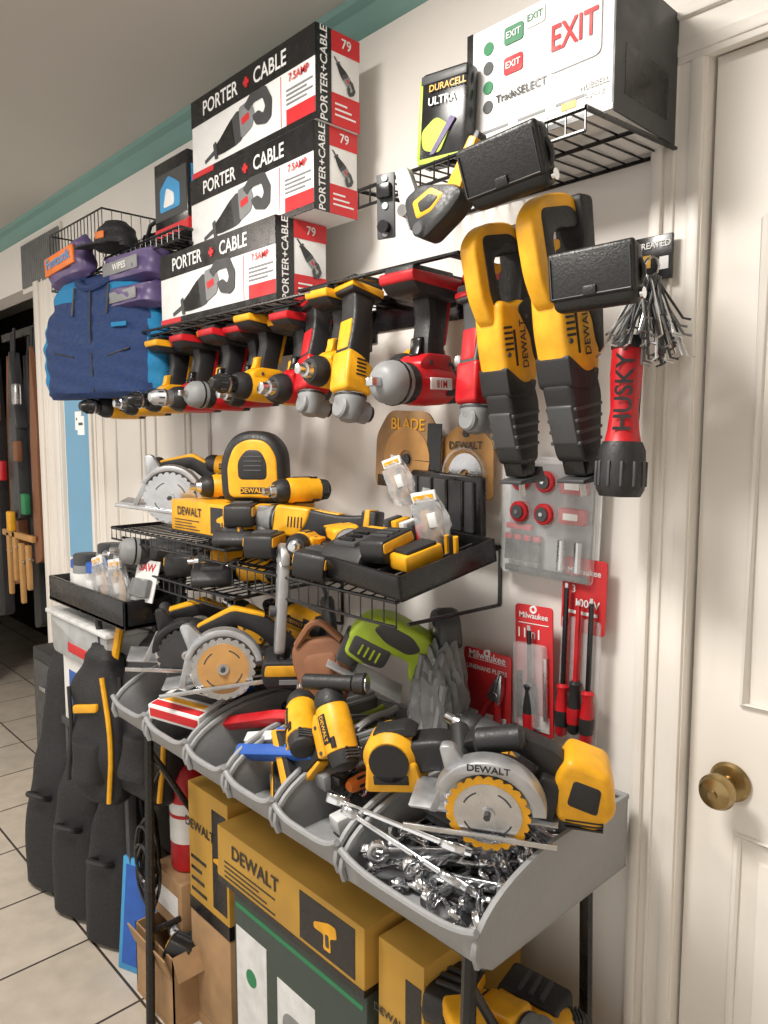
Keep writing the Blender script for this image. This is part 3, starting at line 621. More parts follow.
mk('battery_pack',battery,(-1.34,-.29,1.29),(.6,-.8,0),(0,0,1),.9)
mk('oscillating_tool',grinder,(-1.20,-.19,1.29),(.9,-.45,0),(0,-.2,1),.95,c=YEL,disc=False)
mk('cordless_drill',drill,(-1.23,-.27,1.285),(.55,-.8,.05),(-.8,-.5,.2),.8,c=YEL,kind='impact')
mk('battery_pack',battery,(-1.135,-.30,1.275),(.5,-1,0),(0,.3,1),.95)
# black open case
b=B()
b.bx(-.135,.135,-.13,.10,0,.008,BLG,.002)
for a in((-.135,-.127,-.13,.10),(.127,.135,-.13,.10)):b.bx(a[0],a[1],a[2],a[3],0,.045,BLG,.002)
b.bx(-.135,.135,-.13,-.122,0,.045,BLG,.002);b.bx(-.135,.135,.092,.10,0,.045,BLG,.002)
L=Matrix.Rotation(-.15,4,'X')
b.box((-.03,.125,.105),(.21,.018,.12),BLG,.006,M=L);b.box((-.03,.112,.105),(.18,.01,.10),DGR,.004,M=L)
for k in range(4):b.box((-.10+.045*k,.108,.105),(.006,.01,.10),BLG,.001,M=L)
for k in range(5):b.bx(-.12+.05*k,-.115+.05*k,-.12,.09,.008,.03,DGR)
T0=b.T.copy();b.T=frame((-.065,-.055,.018),(.15,-1,0),(0,0,1));charger(b);b.T=frame((.02,-.06,.075),(.2,-1,.0),(0,-.2,1))@Matrix.Scale(.8,4);battery(b,YEL);b.T=T0
b.box((.075,-.04,.045),(.05,.09,.03),YEL,.006);b.box((.075,-.04,.062),(.04,.07,.008),BLK,.002)
for k in range(7):b.cyl((.03+.012*k,.03,.02),(.035+.012*k,.03,.065),.005,BLK if k%2 else YEL,seg=8)
for k in range(5):b.box((-.10+.025*k,.05,.045),(.016,.04,.05),[DGR,YEL,OFW,DGR,RED][k],.003)
b.obj('charger_case',frame((-.985,-.20,1.262),(1,-.10,-.04),(.03,-.22,1)))
def bagd(b,s=.05):
    t=bmesh.new();bmesh.ops.create_icosphere(t,subdivisions=3,radius=1)
    for v in t.verts:
        n=1+.12*math.sin(v.co.x*9+v.co.z*7)+.07*math.sin(v.co.y*15);v.co=V((v.co.x*s*n*.8,v.co.y*s*.30*n,v.co.z*s*1.2*n))
    b.put(t,BAG)
    b.box((0,0,-.01),(s*.8,.012,s*1.2),WOD,.005);b.cyl((-.01,-.005,-.03),(.015,-.005,.03),.006,DGR);b.box((0,-.004,s*.95),(s*1.1,.006,s*.4),WHT,.001);b.box((0,-.008,s*.95),(s*.9,.002,s*.16),YEL,.0);b.box((.01,-.010,0),(.02,.01,.03),OFW,.003)
mk('bagged_tool_parts',bagd,(-1.045,-.17,1.42),(1,.1,.3),(-.4,-.2,1),.85)
mk('bagged_tool_parts',bagd,(-.93,-.20,1.355),(1,.2,.2),(-.4,-.3,1),.95)
b=B();b.prism(rp([(-.10,-.085),(.10,-.085),(.10,.03),(.06,.085),(-.06,.085),(-.10,.03)],.02),.004,KRA,0,.001)
b.prism(ringpts(0,-.02,.07,.02,0,1.99*pi,30),.003,WOD,-.004,0);b.prism(gearpts(.085,30,.004),.002,BRS,.003,0);b.tf('BLADE',.035,0,-.005,.055,YEL);b.cyl((0,-.004,-.02),(0,-.008,-.02),.012,BLG);b.bx(-.09,.09,-.004,-.002,-.085,-.06,BLG);b.bx(.06,.10,-.004,-.002,-.085,.06,BLG)
b.obj('saw_blade_package',frame((-1.145,-.045,1.48),(1,0,-.05)))
b=B();b.prism(rp([(-.07,-.075),(.07,-.075),(.07,.04),(.03,.075),(-.03,.075),(-.07,.04)],.015),.004,WOD,0,.001);b.prism(ringpts(0,-.025,.045,.012,0,1.99*pi,24),.004,SIL,-.004,0);b.tf('DEWALT',.022,0,-.005,.035,BLG);b.lathe((0,0,.06),(0,-1,0),[(.0,.008),(.005,.008),(.005,0)],BLG)
for k in range(5):b.bx(-.04+.02*k,-.036+.02*k,-.004,-.002,-.07,-.02,BLG)
b.prism(ringpts(0,-.025,.057,.052,0,1.99*pi,24),.014,CLR,-.006,0);b.obj('grinding_wheel_package',frame((-.99,-.03,1.455),(1,0,.0)))
b=B();b.bx(-.105,.105,-.002,0,-.115,.115,OFW);b.box((0,-.012,0),(.20,.02,.22),CLR,.008)
for i in range(2):
    for j in range(2):
        x=-.055+.055*i;z=.07-.06*j;b.cyl((x,-.008,z),(x,-.03,z),.020,RED,bev=.002);b.cyl((x,-.030,z),(x,-.034,z),.013,DGR);b.cyl((x,-.03,z),(x,-.036,z),.004,SIL)
for k in range(4):b.cyl((-.085+.022*k,-.012,-.085),(-.085+.022*k,-.012,-.035),.008,BLG,seg=10);b.cyl((-.085+.022*k,-.012,-.045),(-.085+.022*k,-.012,-.035),.0083,RED,seg=10)
for k in range(2):b.box((.055,-.012,.065-.055*k),(.055,.018,.030),RED,.004);b.box((.055,-.022,.065-.055*k),(.03,.002,.012),WHT);b.cyl((.035+.035*k,-.015,-.035),(.035+.035*k,-.015,-.09),.008,SIL,seg=10)
b.box((.0,-.012,-.102),(.18,.01,.012),BLG,.002);b.box((-.06,-.014,-.02),(.06,.010,.012),RED,.003);b.obj('battery_accessory_pack',frame((-.785,-.028,1.355),(1,0,-.03)))
def sdcard(b,w,h,n,L,c=BLK):
    b.prism(rp([(-w/2,-h/2),(w/2,-h/2),(w/2,h/2),(-w/2,h/2)],.008),.003,RCD,0,.0006);b.tf('Milwaukee',w*.18,-.0,-.0025,h*.42,WHT);b.box((0,-.002,h*.36),(w*.8,.001,h*.006),WHT)
    b.prism(ringpts(0,h*.47,.008,.004,0,1.99*pi,12),.004,WHT,-.001,0)
    for k in range(n):
        x=(k-(n-1)/2)*w/(n+.3);zz=-h*.48+(k%2)*.02
        b.lathe((x,-.016,zz),(0,0,1),[(0,0),(0,.008),(.006,.012),(.05,.013),(.085,.009),(.095,.012),(.10,.006),(.10,0)],c,12)
        b.lathe((x,-.016,zz+.012),(0,0,1),[(0,.0125),(.02,.0138),(.03,.0135)],RED,12)
        b.cyl((x,-.016,zz+.10),(x,-.016,zz+L),.0045,BLG if k==0 else RED,seg=8)
        b.box((x,-.016,zz+L),(.007,.003,.02),SIL)
b=B();w,h=.09,.34
b.prism(rp([(-w/2,h*.10),(w/2,h*.10),(w/2,h/2),(-w/2,h/2)],.008),.003,RCD,0,.0006);b.prism(rp([(-w*.45,-h*.25),(.0,-h*.25),(.0,h*.15),(-w*.45,h*.15)],.004),.002,RCD,0,.0004);b.tf('Milwaukee',.016,0,-.003,h*.43,WHT);b.tf('3',.02,-.02,-.003,.112,WHT);b.tf('1000V',.020,.008,-.003,.088,WHT);b.box((0,-.002,.07),(.06,.001,.006),WHT)
b.prism(rp([(-w*.45,-h/2),(w*.45,-h/2),(w*.45,h*.18),(-w*.45,h*.18)],.01),.006,CLR,-.004,.001)
for k,(c,Lh) in enumerate(((BLG,.28),(RED,.24),(BLG,.26))):
    x=-.026+.026*k;zz=-.165+.012*(k%2)
    b.lathe((x,-.016,zz),(0,0,1),[(0,0),(0,.007),(.006,.011),(.05,.013),(.085,.009),(.095,.012),(.10,.006),(.10,0)],RED if k!=1 else BLK,12)
    b.lathe((x,-.016,zz+.02),(0,0,1),[(0,.0125),(.02,.014),(.03,.0135)],BLK if k!=1 else RED,12)
    b.cyl((x,-.016,zz+.10),(x,-.016,zz+Lh),.0048,c,seg=8);b.box((x,-.016,zz+Lh),(.006,.003,.018),SIL)
b.obj('insulated_screwdriver_pack',frame((-.712,-.03,1.118),(1,0,-.02)))
b=B();sdcard(b,.085,.25,1,.20);b.tf('11in1',.026,-.01,-.003,.070,WHT);b.box((.0,-.0025,-.10),(.07,.001,.03),WHT);b.box((.03,-.006,-.03),(.008,.008,.12),SIL,.001);b.box((-.03,-.006,-.05),(.01,.008,.09),BLG,.001);b.box((0,-.014,-.025),(.07,.02,.16),CLR,.006);b.obj('multi_bit_screwdriver_pack',frame((-.80,-.05,1.065),(1,0,.03),(.03,0,1)))
b=B();sdcard(b,.12,.145,0,.1);b.tf('LINEMANS PLIERS',.013,0,-.003,.035,WHT);b.box((.0,-.0025,-.06),(.1,.001,.012),WHT);b.T=frame((0.03,-.012,-.01),(.3,0,1),(1,0,-.2));pliers(b,RED);b.T=Matrix();b.obj('pliers_pack',frame((-.905,-.06,1.01),(1,0,.0)))
# ================================================================= left shelf stuff
b=B();x0,x1,y0,y1,z0,z1=-2.36,-1.82,-.40,-.22,1.01,1.085
b.bx(x0,x1,y0,y0+.012,z0,z1,BLG,.003);b.bx(x0,x1,y1-.012,y1,z0,z1,BLG,.003);b.bx(x0,x0+.012,y0,y1,z0,z1,BLG,.003);b.bx(x1-.012,x1,y0,y1,z0,z1,BLG,.003);b.bx(x0,x1,y0,y1,z0,z0+.01,BLG)
b.tube([(x0+.05,y1,z0),(x0+.05,0,z0-.1)],.006,BLG);b.tube([(x1-.05,y1,z0),(x1-.05,0,z0-.1)],.006,BLG)
b.obj('storage_tray')
for i,(x,y,m,h) in enumerate([(-2.29,-.32,OFW,1),(-2.20,-.345,GRY,1.25),(-2.12,-.34,CLR,1.1),(-2.24,-.255,BLN,1.4),(-2.04,-.265,CLR,1.3),(-2.13,-.26,OFW,1.5)]):
    b=B();b.lathe((0,0,0),(0,0,1),[(0,.0),(0,.034),(.005,.038),(.08,.038),(.09,.034),(.092,.0)],m,20);b.lathe((0,0,.09),(0,0,1),[(0,.036),(.022,.036),(.025,.032),(.025,0)],DGR if i%2 else BLN,20);b.lathe((0,0,.02),(0,0,1),[(0,.0385),(.05,.0385)],WHT,20);b.obj('plastic_jar',frame((x,y,1.022))@Matrix.Diagonal((1,1,h,1)))
mk('cordless_nailer',drill,(-1.96,-.30,1.17),(-.8,-.5,.1),(.1,.0,1),1.1,c=GRY,kind='impact',g=DGR)
mk('cordless_nailer',drill,(-1.86,-.28,1.20),(-.2,-.9,.1),(.1,.0,1),1.1,c=DGR,kind='wrench')
b=B();bagd(b,.07);b.obj('bagged_hardware',frame((-1.94,-.36,1.10),(1,0,.2),(0,0,1)))
b=B();bagd(b,.06);b.obj('bagged_hardware',frame((-2.03,-.37,1.11),(1,0,.3),(0,0,1)))
b=B();b.box((0,0,0),(.09,.004,.11),WHT,.001);b.tf('SAW',.030,0,-.004,.035,RCD);b.box((0,-.012,-.02),(.07,.02,.05),BGD,.006);b.obj('blister_package',frame((-1.84,-.33,1.13),(1,.2,0),(0,.3,1)))
b=B();b.box((0,0,0),(.07,.004,.13),WHT,.001);b.box((0,-.003,.04),(.06,.002,.02),RCD);b.box((0,-.012,-.02),(.05,.02,.06),CLR,.006);b.box((0,-.006,-.02),(.02,.012,.05),SIL,.003);b.obj('blister_package',frame((-1.78,-.10,1.22),(1,.1,0)))
b=B();b.box((0,0,0),(.12,.003,.16),WHT,.0);b.box((0,-.003,.03),(.1,.002,.05),GRY);b.box((0,-.003,-.05),(.1,.002,.03),RCD);b.obj('instruction_sheet',frame((-2.0,-.05,1.20),(1,.1,0)))
b=B()
b.prism(rp([(-.20,-.06),(.20,-.06),(.22,.06),(-.22,.06)],.02),.22,FRO,0,.01);b.box((0,0,.068),(.46,.24,.016),OFW,.006);b.box((.02,-.108,-.02),(.18,.006,.03),RCD,.001);b.box((-.23,0,.055),(.02,.1,.02),OFW,.004)
b.obj('plastic_storage_box',frame((-2.18,-.28,.90)))
b=B();b.bx(-.20,.20,-.10,.10,-.11,.11,WHT,.004);b.bx(-.15,.12,-.1015,-.099,-.07,.06,BLN);b.obj('cardboard_carton',frame((-2.18,-.26,.725)))
b=B();b.bx(-2.86,-2.62,-.30,-.04,.0,.74,BLK,.006);b.bx(-2.84,-2.64,-.304,-.30,.04,.35,DGR,.004);b.bx(-2.84,-2.64,-.304,-.30,.38,.70,DGR,.004);b.bx(-2.76,-2.70,-.315,-.30,.60,.615,SIL,.002);b.obj('black_cabinet')
b=B();b.bx(-2.42,-1.94,-.36,-.06,.585,.612,DGR,.004)
for x in(-2.40,-1.96):
    for y in(-.34,-.08):b.bx(x-.012,x+.012,y-.012,y+.012,0,.59,DGR,.002)
b.obj('side_table')
def toolbag(b,H=.8,W=.26,ph=0):
    h=W/2
    b.soft([(0,h*.82,.06,0),(.012,h*.98,.078,0),(H*.3,h*1.04,.085,0),(H*.5,h*.90,.078,.004),(H*.66,h*.66,.065,.006),(H*.88,h*.58,.055,.008),(H*.975,h*.50,.04,.008),(H,h*.3,.012,.008)],CAN,cols=44,rows=60,wr=.0022,pw=.62,ph=ph,fr=(3,3.2))
    P=[(-h*.80,.02),(-h*1.0,.10),(-h*1.03,H*.3),(-h*.90,H*.5),(-h*.67,H*.66),(-h*.58,H*.88),(-h*.3,H*.985),(h*.3,H*.985),(h*.6,H*.88),(h*.68,H*.66),(h*.92,H*.5),(h*1.04,H*.3),(h*1.0,.10),(h*.80,.02)]
    b.tube([(x,-.012,z) for x,z in P],.0055,DGR,7,smooth=2);b.tube([(x*.98,.03,z) for x,z in P],.004,DGR,7,smooth=2)
    b.tube([(-h*.32,-.082,H*.40),(-h*.32,-.118,H*.42),(h*.32,-.118,H*.42),(h*.32,-.082,H*.40)],.010,BLK,8,smooth=2)
    b.tube([(0,0,H),(-.01,-.01,H+.035),(.02,-.01,H+.035),(.015,0,H)],.006,BLK,7,smooth=1)
    for z in(.18,.42,.75):b.box((h*(1.0 if z<.5 else .62),-.02,H*z),(.012,.022,.03),GRY,.002)
mk('tool_bag',toolbag,(-2.50,-.36,.0),(1,.35,0),(.12,.14,1),H=.80,W=.22)
mk('tool_bag',toolbag,(-2.29,-.34,.0),(1,.45,0),(.12,.12,1),H=.74,W=.22,ph=1)
mk('tool_bag',toolbag,(-2.09,-.32,.0),(1,.45,0),(.12,.12,1),H=.66,W=.20,ph=2)
def hangbag(b,ph=0):
    b.soft([(0,.08,.03,0),(.02,.10,.05,0),(.15,.115,.06,0),(.30,.105,.055,0),(.42,.06,.04,0),(.46,.03,.012,0)],CAN,cols=40,rows=40,wr=.005,pw=.6,ph=ph,fr=(5,7))
    b.tube([(.085,-.05,.02),(.105,-.058,.20),(.06,-.055,.38)],.007,YEL,8,smooth=2)
    b.prism(rp([(-.05,.26),(.05,.28),(.05,.305),(-.05,.285)],.008),.012,YEL,-.062,.003);b.tube([(-.09,-.05,.05),(-.06,-.062,.2),(-.09,-.05,.33)],.006,BLK,smooth=1)
    b.soft([(.05,.05,.004,0),(.07,.065,.085,0),(.18,.06,.08,0),(.21,.05,.004,0)],CAN,rows=18,wr=.003,ph=ph,fr=(5,7))
    b.tube([(0,0,.44),(-.03,0,.55),(.02,0,.6)],.010,BLK,8,smooth=1);b.tube([(.05,0,.42),(.09,0,.6),(.06,0,.68)],.012,YEL if ph else BLK,8,smooth=1)
mk('canvas_tool_backpack',hangbag,(-2.0,-.40,.50),(1,.3,0),(.18,.1,1),.95,ph=1)
mk('canvas_tool_backpack',hangbag,(-1.85,-.33,.53),(1,.3,0),(.0,.1,1),.98)
# doorway contents
b=B()
for i in range(9):
    x=-4.25+.10*i;y=.02+.05*(i%3);w=.05+.02*(i%2);z0=.55+.18*((i*5)%4);m=[CAN,BRN,CAN,DGR,BLK][i%5]
    b.prism(rp([(x-w,z0),(x+w,z0+.03),(x+w*.8,z0+.5),(x+w*1.1,1.55),(x,1.95),(x-w*.9,1.5)],.03),.05,m,y,.015)
    b.tube([(x,y,1.9),(x+.02,y,2.05)],.008,BLK)
for i,(x,z,m) in enumerate([(-4.05,1.35,RED),(-3.8,1.45,BRN),(-3.95,1.1,YEL),(-3.72,1.2,GRD),(-3.78,1.72,SIL),(-4.1,1.65,BRN)]):b.box((x,-.03,z),(.06,.03,.10),m,.008)
b.bx(-4.4,-3.55,.10,.13,2.03,2.07,BLG);b.obj('hanging_tool_belts')
b=B()
for i,(x,h,z) in enumerate([(-4.02,.32,.72),(-3.93,.25,.80),(-3.84,.30,.70),(-3.74,.22,.78)]):
    b.prism(rp([(x-.018,z),(x+.018,z),(x+.022,z+h),(x-.022,z+h)],.01),.02,WOD,-.02,.004);b.cyl((x-.03,-.02,z+h*.7),(x+.05,-.02,z+h*.7),.008,SIL)
b.bx(-4.1,-3.65,-.03,-.01,1.02,1.05,WOD,.003);b.obj('wooden_clamp_rack')
# ================================================================= bin rack
XB=[-1.76,-1.58,-1.39,-1.235,-1.07,-.885,-.592]
def binz(x):return .762+(-.6-x)*.036
for i in range(6):
    x0,x1=XB[i]+.004,XB[i+1]-.004;z=binz((x0+x1)/2);b=B()
    side=[(-.06,0),(-.06,.125),(-.26,.128)]+[(-.26-.205*math.sin(a),.038+.09*math.cos(a)) for a in [pi/2*k/10 for k in range(1,11)]]+[(-.458,.018),(-.43,0)]
    for x,sg in((x0+.003,-1),(x1-.003,1)):
        b.prism(side,.006,BIN,0,.0015,M=frame((x,0,z),(0,1,0),(0,0,1)))
        b.tube([(x,p[0],z+p[1]) for p in side[1:14]],.006,BIN,6)
    b.bx(x0,x1,-.43,-.06,z,z+.005,BIN);b.bx(x0,x1,-.065,-.06,z,z+.125,BIN)
    t=bmesh.new();n=14;g=[]
    for k in range(n+1):
        u=k/n;x=x0+(x1-x0)*u;e=(abs(2*u-1))**4;hh=.052+.018*e
        g.append([t.verts.new((x,-.43-.0*e,z)),t.verts.new((x,-.455,z+.018)),t.verts.new((x,-.466,z+hh)),t.verts.new((x,-.460,z+hh+.002)),t.verts.new((x,-.449,z+.020)),t.verts.new((x,-.425,z+.006))])
    for A_,C_ in zip(g,g[1:]):
        for q in range(6):t.faces.new((A_[q],C_[q],C_[(q+1)%6],A_[(q+1)%6]))
    t.faces.new(g[0]);t.faces.new(g[-1]);bmesh.ops.recalc_face_normals(t,faces=t.faces);b.put(t,BIN)
    b.tube([(x0+(x1-x0)*k/n,-.465,z+.053+.018*abs(2*k/n-1)**4) for k in range(n+1)],.006,BIN,8);b.tube([(x0,-.062,z+.125),(x1,-.062,z+.125)],.006,BIN,8)
    b.obj('storage_bin')
b=B()
for y in(-.40,-.08):b.tube([(-1.74,y,.785),(-.63,y,.745)],.012,BLG,8)
for x in(-1.70,-.66):
    zt=.742+(-.6-x)*.036
    b.tube([(x,-.08,zt),(x,-.05,0)],.012,BLG,8);b.tube([(x,-.40,zt),(x,-.42,0)],.012,BLG,8);b.tube([(x,-.40,zt-.05),(x,-.06,.12)],.008,BLG,8);b.tube([(x,-.08,zt-.02),(x,-.40,zt-.02)],.010,BLG,8)
    b.tube([(x,-.42,.25),(x,-.05,.25)],.008,BLG,8)
b.tube([(-1.70,-.06,.25),(-.66,-.06,.25)],.008,BLG,8)
b.obj('bin_rack_stand')
b=B()
for k in range(74):
    L=random.uniform(.13,.23);x=random.uniform(-.86,-.64);y=random.uniform(-.38,-.16);z=.775+random.uniform(0,.075)
    a=random.uniform(-.9,.9)+(0 if k%3 else 1.3);T=random.uniform(-.25,.25)
    hx=L/2*abs(math.cos(a));hy=L/2*abs(math.sin(a))
    x=max(-.868+hx,min(-.612-hx,x));y=max(-.44+hy,min(-.09-hy,y))
    b.T=frame((x,y,z),(math.cos(a),math.sin(a),T*.4),(T,-.9*(k%2),1.0 if k%2 else .3));wrench(b,L,CHR if k%4 else SIL)
b.T=frame((-.835,-.39,.875),(1,.15,.0),(0,-.9,.5));wrench(b,.27,CHR)
b.T=frame((-.80,-.41,.858),(.8,.05,-.1),(0,-.8,.6));wrench(b,.24,SIL)
b.T=Matrix();b.obj('wrench_pile')
b=B()
cols=[BLN,OFW,RED,BLG,YEL,GRN,BLN,ORG,BLG,RED]
for i in range(5):
    for k in range(20):
        x0,x1=XB[i]+.035,XB[i+1]-.035;x=random.uniform(x0,x1);y=random.uniform(-.36,-.18);z=binz(x)+.025+random.uniform(0,.085)
        sg=-1+2*(k%2);d=V((random.uniform(-.22,.22),sg,random.uniform(-.05,.3)))
        yy=max(-.41 if sg<0 else -.36,min(y-sg*.05,-.17 if sg>0 else -.12))
        b.T=frame((x,yy if sg>0 else max(yy,-.30),z),d,(0,0,1))
        if k%4==0:pliers(b,cols[(k+i)%10])
        elif k%4==1:screwdriver(b,cols[(k*3+i)%10],.15)
        elif k%4==2:wrench(b,.15,CHR)
        else:b.box((0,0,0),(.05,.035,.03),[DGR,BLG,OFW,YEL,GRY][(k//4+i)%5],.004);b.cyl((.02,0,0),(.06,0,0),.009,SIL,bev=.001)
b.T=Matrix();b.obj('assorted_hand_tools')
def knife(b,c):
    b.prism(rp([(-.09,.012),(.05,.014),(.09,.004),(.09,-.006),(.04,-.014),(-.09,-.012)],.006),.02,c,0,.005);b.box((.11,0,0),(.04,.002,.01),SIL)
mk('utility_knife',knife,(-1.155,-.40,.895),(1,.15,.25),(0,-.7,.7),1.2,c=BLN)
mk('utility_knife',knife,(-1.20,-.36,.90),(1,.1,.3),(0,-.7,.7),1.1,c=OFW)
mk('utility_knife',knife,(-1.13,-.33,.91),(1,.2,.1),(0,-.7,.7),1.0,c=BLN)
mk('utility_knife',knife,(-1.30,-.34,.905),(1,.3,.3),(0,-.7,.7),1.1,c=RED)
b=B();b.box((0,0,0),(.15,.09,.035),WHT,.002);b.box((0,-.03,.0182),(.14,.02,.001),RCD);b.box((.0,-.005,.0185),(.12,.015,.002),YEL);b.box((0,.025,.0185),(.12,.022,.002),DGR);b.box((0,-.0455,0),(.14,.001,.02),RCD);b.obj('drill_bit_box',frame((-1.50,-.40,.89),(1,.35,-.05),(0,-.15,1)))
# tools on top of bins
mk('circular_saw',circsaw,(-1.62,-.33,1.0),(-.50,-.84,.1),(.1,-.1,1),1.0,flip=True,rim=DGR,blade=DGR,guard=BLK,bat=True,label=False)
mk('circular_saw',circsaw,(-1.40,-.36,1.015),(-.55,-.80,-.1),(-.15,-.2,1),1.0,flip=True,rim=SIL,blade=WOD,guard=ALU,bat=True,label=False)
b=B();b.prism(rp([(-.012,-.09),(.012,-.09),(.02,.0),(.028,.10),(.01,.12),(-.02,.10),(-.015,.0)],.01),.022,ALU,0,.005);b.prism(ringpts(0,.11,.035,.018,-.3,pi+.3,14),.02,ALU,0,.004);b.lathe((0,-.012,.0),(0,-1,0),[(0,.012),(.012,.012),(.012,0)],DGR);b.obj('saw_guard_arm',frame((-1.27,-.30,1.14),(1,-.5,.1),(.15,0,1)))
mk('cordless_drill',drill,(-1.53,-.20,1.06),(-.7,-.5,.5),(-.4,0,1),.95,c=YEL,kind='impact',bat=True)
mk('cordless_drill',drill,(-1.42,-.14,1.07),(-.9,-.2,.2),(-.1,0,1),.95,c=YEL,kind='drill',bat=True)
mk('battery_pack',battery,(-1.27,-.27,1.03),(.6,.7,0),(.3,0,1),1.1)
b=B();b.prism(rp([(-.06,.06),(.05,.07),(.07,.02),(.045,-.07),(.0,-.10),(-.045,-.06),(-.07,.02)],.03,5),.04,BRN,0,.012,seg=3);b.prism(rp([(-.04,.03),(.04,.04),(.03,-.04),(-.03,-.04)],.02),.05,BRN,0,.01);b.tube([(-.05,-.02,.05),(0,-.03,.11),(.05,-.02,.06)],.008,BRN,smooth=2);b.obj('leather_tool_holster',frame((-1.175,-.26,1.03),(.8,.45,.1),(.1,.2,1)))
b=B();b.lathe((0,0,0),(.5,-.2,-1),[(0,0),(0,.012),(.01,.016),(.05,.014),(.12,.012),(.14,.0)],BLK,14);b.tube([(0,0,0),(-.02,0,.05),(-.06,0,.09)],.005,DGR,smooth=1);b.obj('tool_handle',frame((-1.24,-.20,1.16)))
mk('jigsaw',jigsaw,(-1.065,-.18,1.065),(-.60,-.62,.45),(.3,.1,1),1.05)
b=B()
t=bmesh.new();bmesh.ops.create_icosphere(t,subdivisions=4,radius=1)
for v in t.verts:
    n=1+.10*math.sin(v.co.x*11+v.co.z*5)+.06*math.sin(v.co.y*17+v.co.z*13);v.co=V((v.co.x*.070*n,v.co.y*.045*n,v.co.z*.12*n))
b.put(t,BGD);b.box((0,0,-.02),(.09,.05,.15),DGR,.015)
for k in range(5):b.cyl((-.04+.02*k,-.03,-.09),(-.03+.02*k,-.03,.09-.01*k),.008,GRY,seg=8)
b.obj('bagged_saw_parts',frame((-.955,-.15,.985),(1,-.2,.0),(.25,.1,1)))
b=B();b.prism(rp([(-.05,0),(.05,0),(.045,.06),(.02,.085),(-.03,.08),(-.05,.04)],.02),.05,DGR,0,.012);b.cyl((0,-.03,.04),(0,.03,.04),.02,SIL);b.obj('bench_vise_jaw',frame((-.98,-.10,1.08),(.8,-.5,.2)))
mk('cordless_drill',drill,(-1.12,-.36,.965),(-.7,.5,.35),(.5,-.1,.85),.95,c=YEL,kind='impact')
mk('work_light',drill,(-1.02,-.36,.985),(-.6,.2,.75),(.75,.1,.5),.95,c=YEL,kind='impact')
b=B();b.cyl((-.05,0,0),(.05,0,0),.015,BLK,bev=.003);b.cyl((.05,0,0),(.075,0,0),.019,BLK,r1=.021,bev=.003);b.cyl((.0755,0,0),(.077,0,0),.017,CHR);b.obj('pen_flashlight',frame((-1.05,-.35,1.05),(.85,.5,.05)))
b=B()
b.cyl((0,-.035,0),(0,.035,0),.048,YEL,seg=28,bev=.012);b.cyl((0,-.04,0),(0,-.036,0),.034,BLK,seg=24);b.prism(rp([(-.05,-.055),(.055,-.055),(.045,.0),(-.04,.0)],.01),.075,YEL,0,.012);b.box((0,-.0385,-.03),(.06,.003,.016),BLK,.001);b.prism(rp([(.03,.03),(.09,.035),(.15,.0),(.14,-.04),(.08,-.02),(.03,-.03)],.015),.055,BLK,0,.016,seg=3);b.prism(rp([(-.03,.045),(.03,.055),(.05,.04),(-.02,.03)],.008),.04,BLK,0,.01)
b.prism(rp([(.12,.01),(.17,.0),(.17,-.05),(.12,-.045)],.01),.06,BLK,0,.01);b.obj('cutout_tool',frame((-.875,-.35,.970),(.85,.55,.1),(0,-.15,1)))
mk('cordless_impact_driver',drill,(-.80,-.18,.965),(-.8,-.3,.3),(-.3,.5,.9),1.0,c=DGR,kind='impact')
mk('circular_saw',circsaw,(-.675,-.335,.965),(-.80,-.50,.02),(-.0,-.20,1),.92,flip=True,bat=False,big=True)
# ================================================================= below the rack
cbox('tool_carton',-1.45,-.94,-.36,-.06,.485,.62,size=.045)
b=B();x0,x1,y0,y1,z0,z1=-1.40,-.945,-.35,-.06,0,.482
b.bx(x0,x1,y0,y1,z0,z1,DGB,.004);b.bx(x0+.01,x0+.13,y0-.001,y0,.03,.40,OFW);b.bx(x0+.17,x0+.30,y0-.001,y0,.05,.36,OFW);b.prism(rp([(x0+.19,.1),(x0+.28,.1),(x0+.28,.3),(x0+.19,.3)],.03),.003,GRY,y0-.001,0)
b.lathe((x0+.07,y0-.001,.30),(0,-1,0),[(0,.02),(.001,.02),(.001,0)],GRD,24);b.bx(x0+.01,x1-.01,y0-.001,y0,.445,.455,GRD);b.bx(x0+.35,x1-.01,y0-.001,y0,.1,.3,DGR);b.obj('appliance_box')
cbox('tool_carton',-1.66,-1.47,-.32,-.06,.30,.64,size=.035)
cbox('cardboard_carton',-1.66,-1.47,-.32,-.06,.0,.295,m=KRA,txt='',pic=False,stripe=KRA)
cbox('tool_carton',-.925,-.81,-.34,-.06,.17,.605,size=.022,txt='DEWALT')
cbox('open_carton',-.80,-.60,-.33,-.10,.0,.46,m=YBX,txt='DEWALT',size=.03,open_=True,pic=False,top=False)
cbox('open_carton',-1.84,-1.63,-.39,-.22,.0,.20,m=KRA,txt='',open_=True,pic=False,top=False,stripe=KRA)
mk('cordless_drill',drill,(-1.75,-.30,.20),(.6,-.6,.2),(.4,.2,1),.85,c=YEL,kind='impact')
mk('battery_pack',battery,(-1.68,-.33,.20),(.6,-.6,.2),(.4,.2,1),.9)
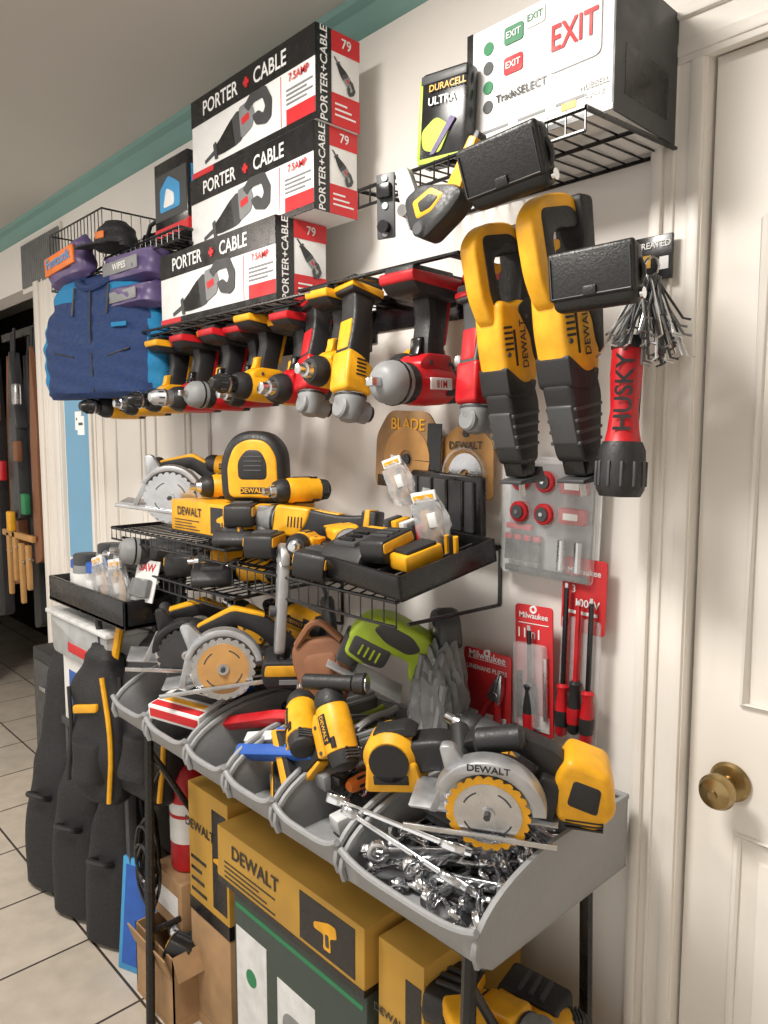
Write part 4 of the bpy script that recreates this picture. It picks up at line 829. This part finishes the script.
b=B();b.lathe((0,0,0),(0,0,1),[(0,0),(0,.046),(.01,.05),(.24,.05),(.28,.038),(.295,.02),(.31,.018),(.31,0)],RED,24);b.lathe((0,0,.08),(0,0,1),[(0,.0505),(.11,.0505)],WHT,24);b.lathe((0,0,.15),(0,0,1),[(0,.0508),(.01,.0508)],RED,24);b.prism(rp([(-.02,.31),(.06,.33),(.07,.35),(-.03,.345)],.006),.018,BLK,0,.003);b.tube([(-.02,0,.32),(-.07,0,.30),(-.075,0,.2),(-.06,0,.10)],.008,BLK,smooth=2);b.lathe((0,-.018,.315),(0,-1,0),[(0,.014),(.01,.014),(.01,0)],SIL);b.obj('fire_extinguisher',frame((-1.77,-.26,.345)))
b=B();b.bx(-1.99,-1.70,-.20,-.04,.0,.345,KRA,.004);b.bx(-1.95,-1.80,-.201,-.199,.1,.2,WHT);b.obj('cardboard_carton')
b=B();b.bx(-1.85,-1.69,-.33,-.205,.205,.342,KRA,.003);b.bx(-1.83,-1.71,-.331,-.329,.24,.30,WHT);b.obj('cardboard_carton')
b=B();b.box((0,0,.16),(.14,.012,.32),CYA,.003);b.box((0,-.007,.16),(.11,.002,.28),BLN);b.obj('blue_folder',frame((-1.90,-.36,.0),(1,.4,0),(.06,.14,1)))
b=B();pts=[]
for k in range(60):
    a=k*.55;pts.append((.05*math.cos(a)*(1+.2*math.sin(k)),-.01*math.sin(k*.3),.25+.09*math.sin(a)+.04*math.sin(k*.21)))
b.tube(pts,.005,BLG,6,smooth=1);b.tube([(.03,0,.3),(.02,0,.45),(.05,.02,.52)],.005,BLG,smooth=1);b.obj('power_cord',frame((-1.80,-.37,.12)))
b=B();b.T=frame((0,0,0),(1,0,.2));grinder(b,YEL,False);b.T=frame((.06,.04,-.01),(-.6,-.7,0));drill(b,YEL,'impact');b.T=frame((-.02,-.06,.02),(.7,-.5,.1));grinder(b,YEL,False);b.T=frame((.03,.08,.02),(-.9,-.2,.1));battery(b,YEL);b.T=frame((-.06,-.03,.04),(.3,-1,0));battery(b,YEL);b.T=Matrix();b.obj('tool_bundle',frame((-.725,-.26,.52)))
# ================================================================= lights
def area(name,loc,size,e,col=(1,.95,.88)):
    l=bpy.data.lights.new(name,'AREA');l.shape='DISK';l.size=size;l.energy=e;l.color=col
    o=bpy.data.objects.new(name,l);o.location=loc;sc.collection.objects.link(o)
    return o
def lampfix(name,x,y):
    b=B();b.lathe((x,y,ZC),(0,0,-1),[(0,.0),(0,.3),(.015,.3),(.02,.28),(.02,0)],WHT,32);b.obj(name)
lampfix('ceiling_lamp',-1.0,-1.1);lampfix('ceiling_lamp',-3.0,-1.7)  # second disc is an added, unseen fixture to go with the fill light
area('added_fill_light',(-1.0,-1.1,2.45),.5,42,(1,.955,.89))
area('added_fill_light',(-3.0,-1.7,2.45),.5,32,(1,.90,.80))  # weaker fill, added to light the left side; no known lamp there
w=bpy.data.worlds.new('World');sc.world=w;w.use_nodes=True
w.node_tree.nodes['Background'].inputs[0].default_value=(1,.95,.89,1);w.node_tree.nodes['Background'].inputs[1].default_value=1.15
# ================================================================= camera
cam=bpy.data.cameras.new('camera');co=bpy.data.objects.new('camera',cam);sc.collection.objects.link(co)
cam.sensor_fit='VERTICAL';cam.sensor_height=36;cam.lens=26;cam.clip_start=.02
A=math.radians(46.6);p=math.radians(5.5)
F=V((-math.sin(A)*math.cos(p),math.cos(A)*math.cos(p),-math.sin(p)))
co.location=(0,-1.2,1.5);co.rotation_euler=F.to_track_quat('-Z','Y').to_euler();sc.camera=co
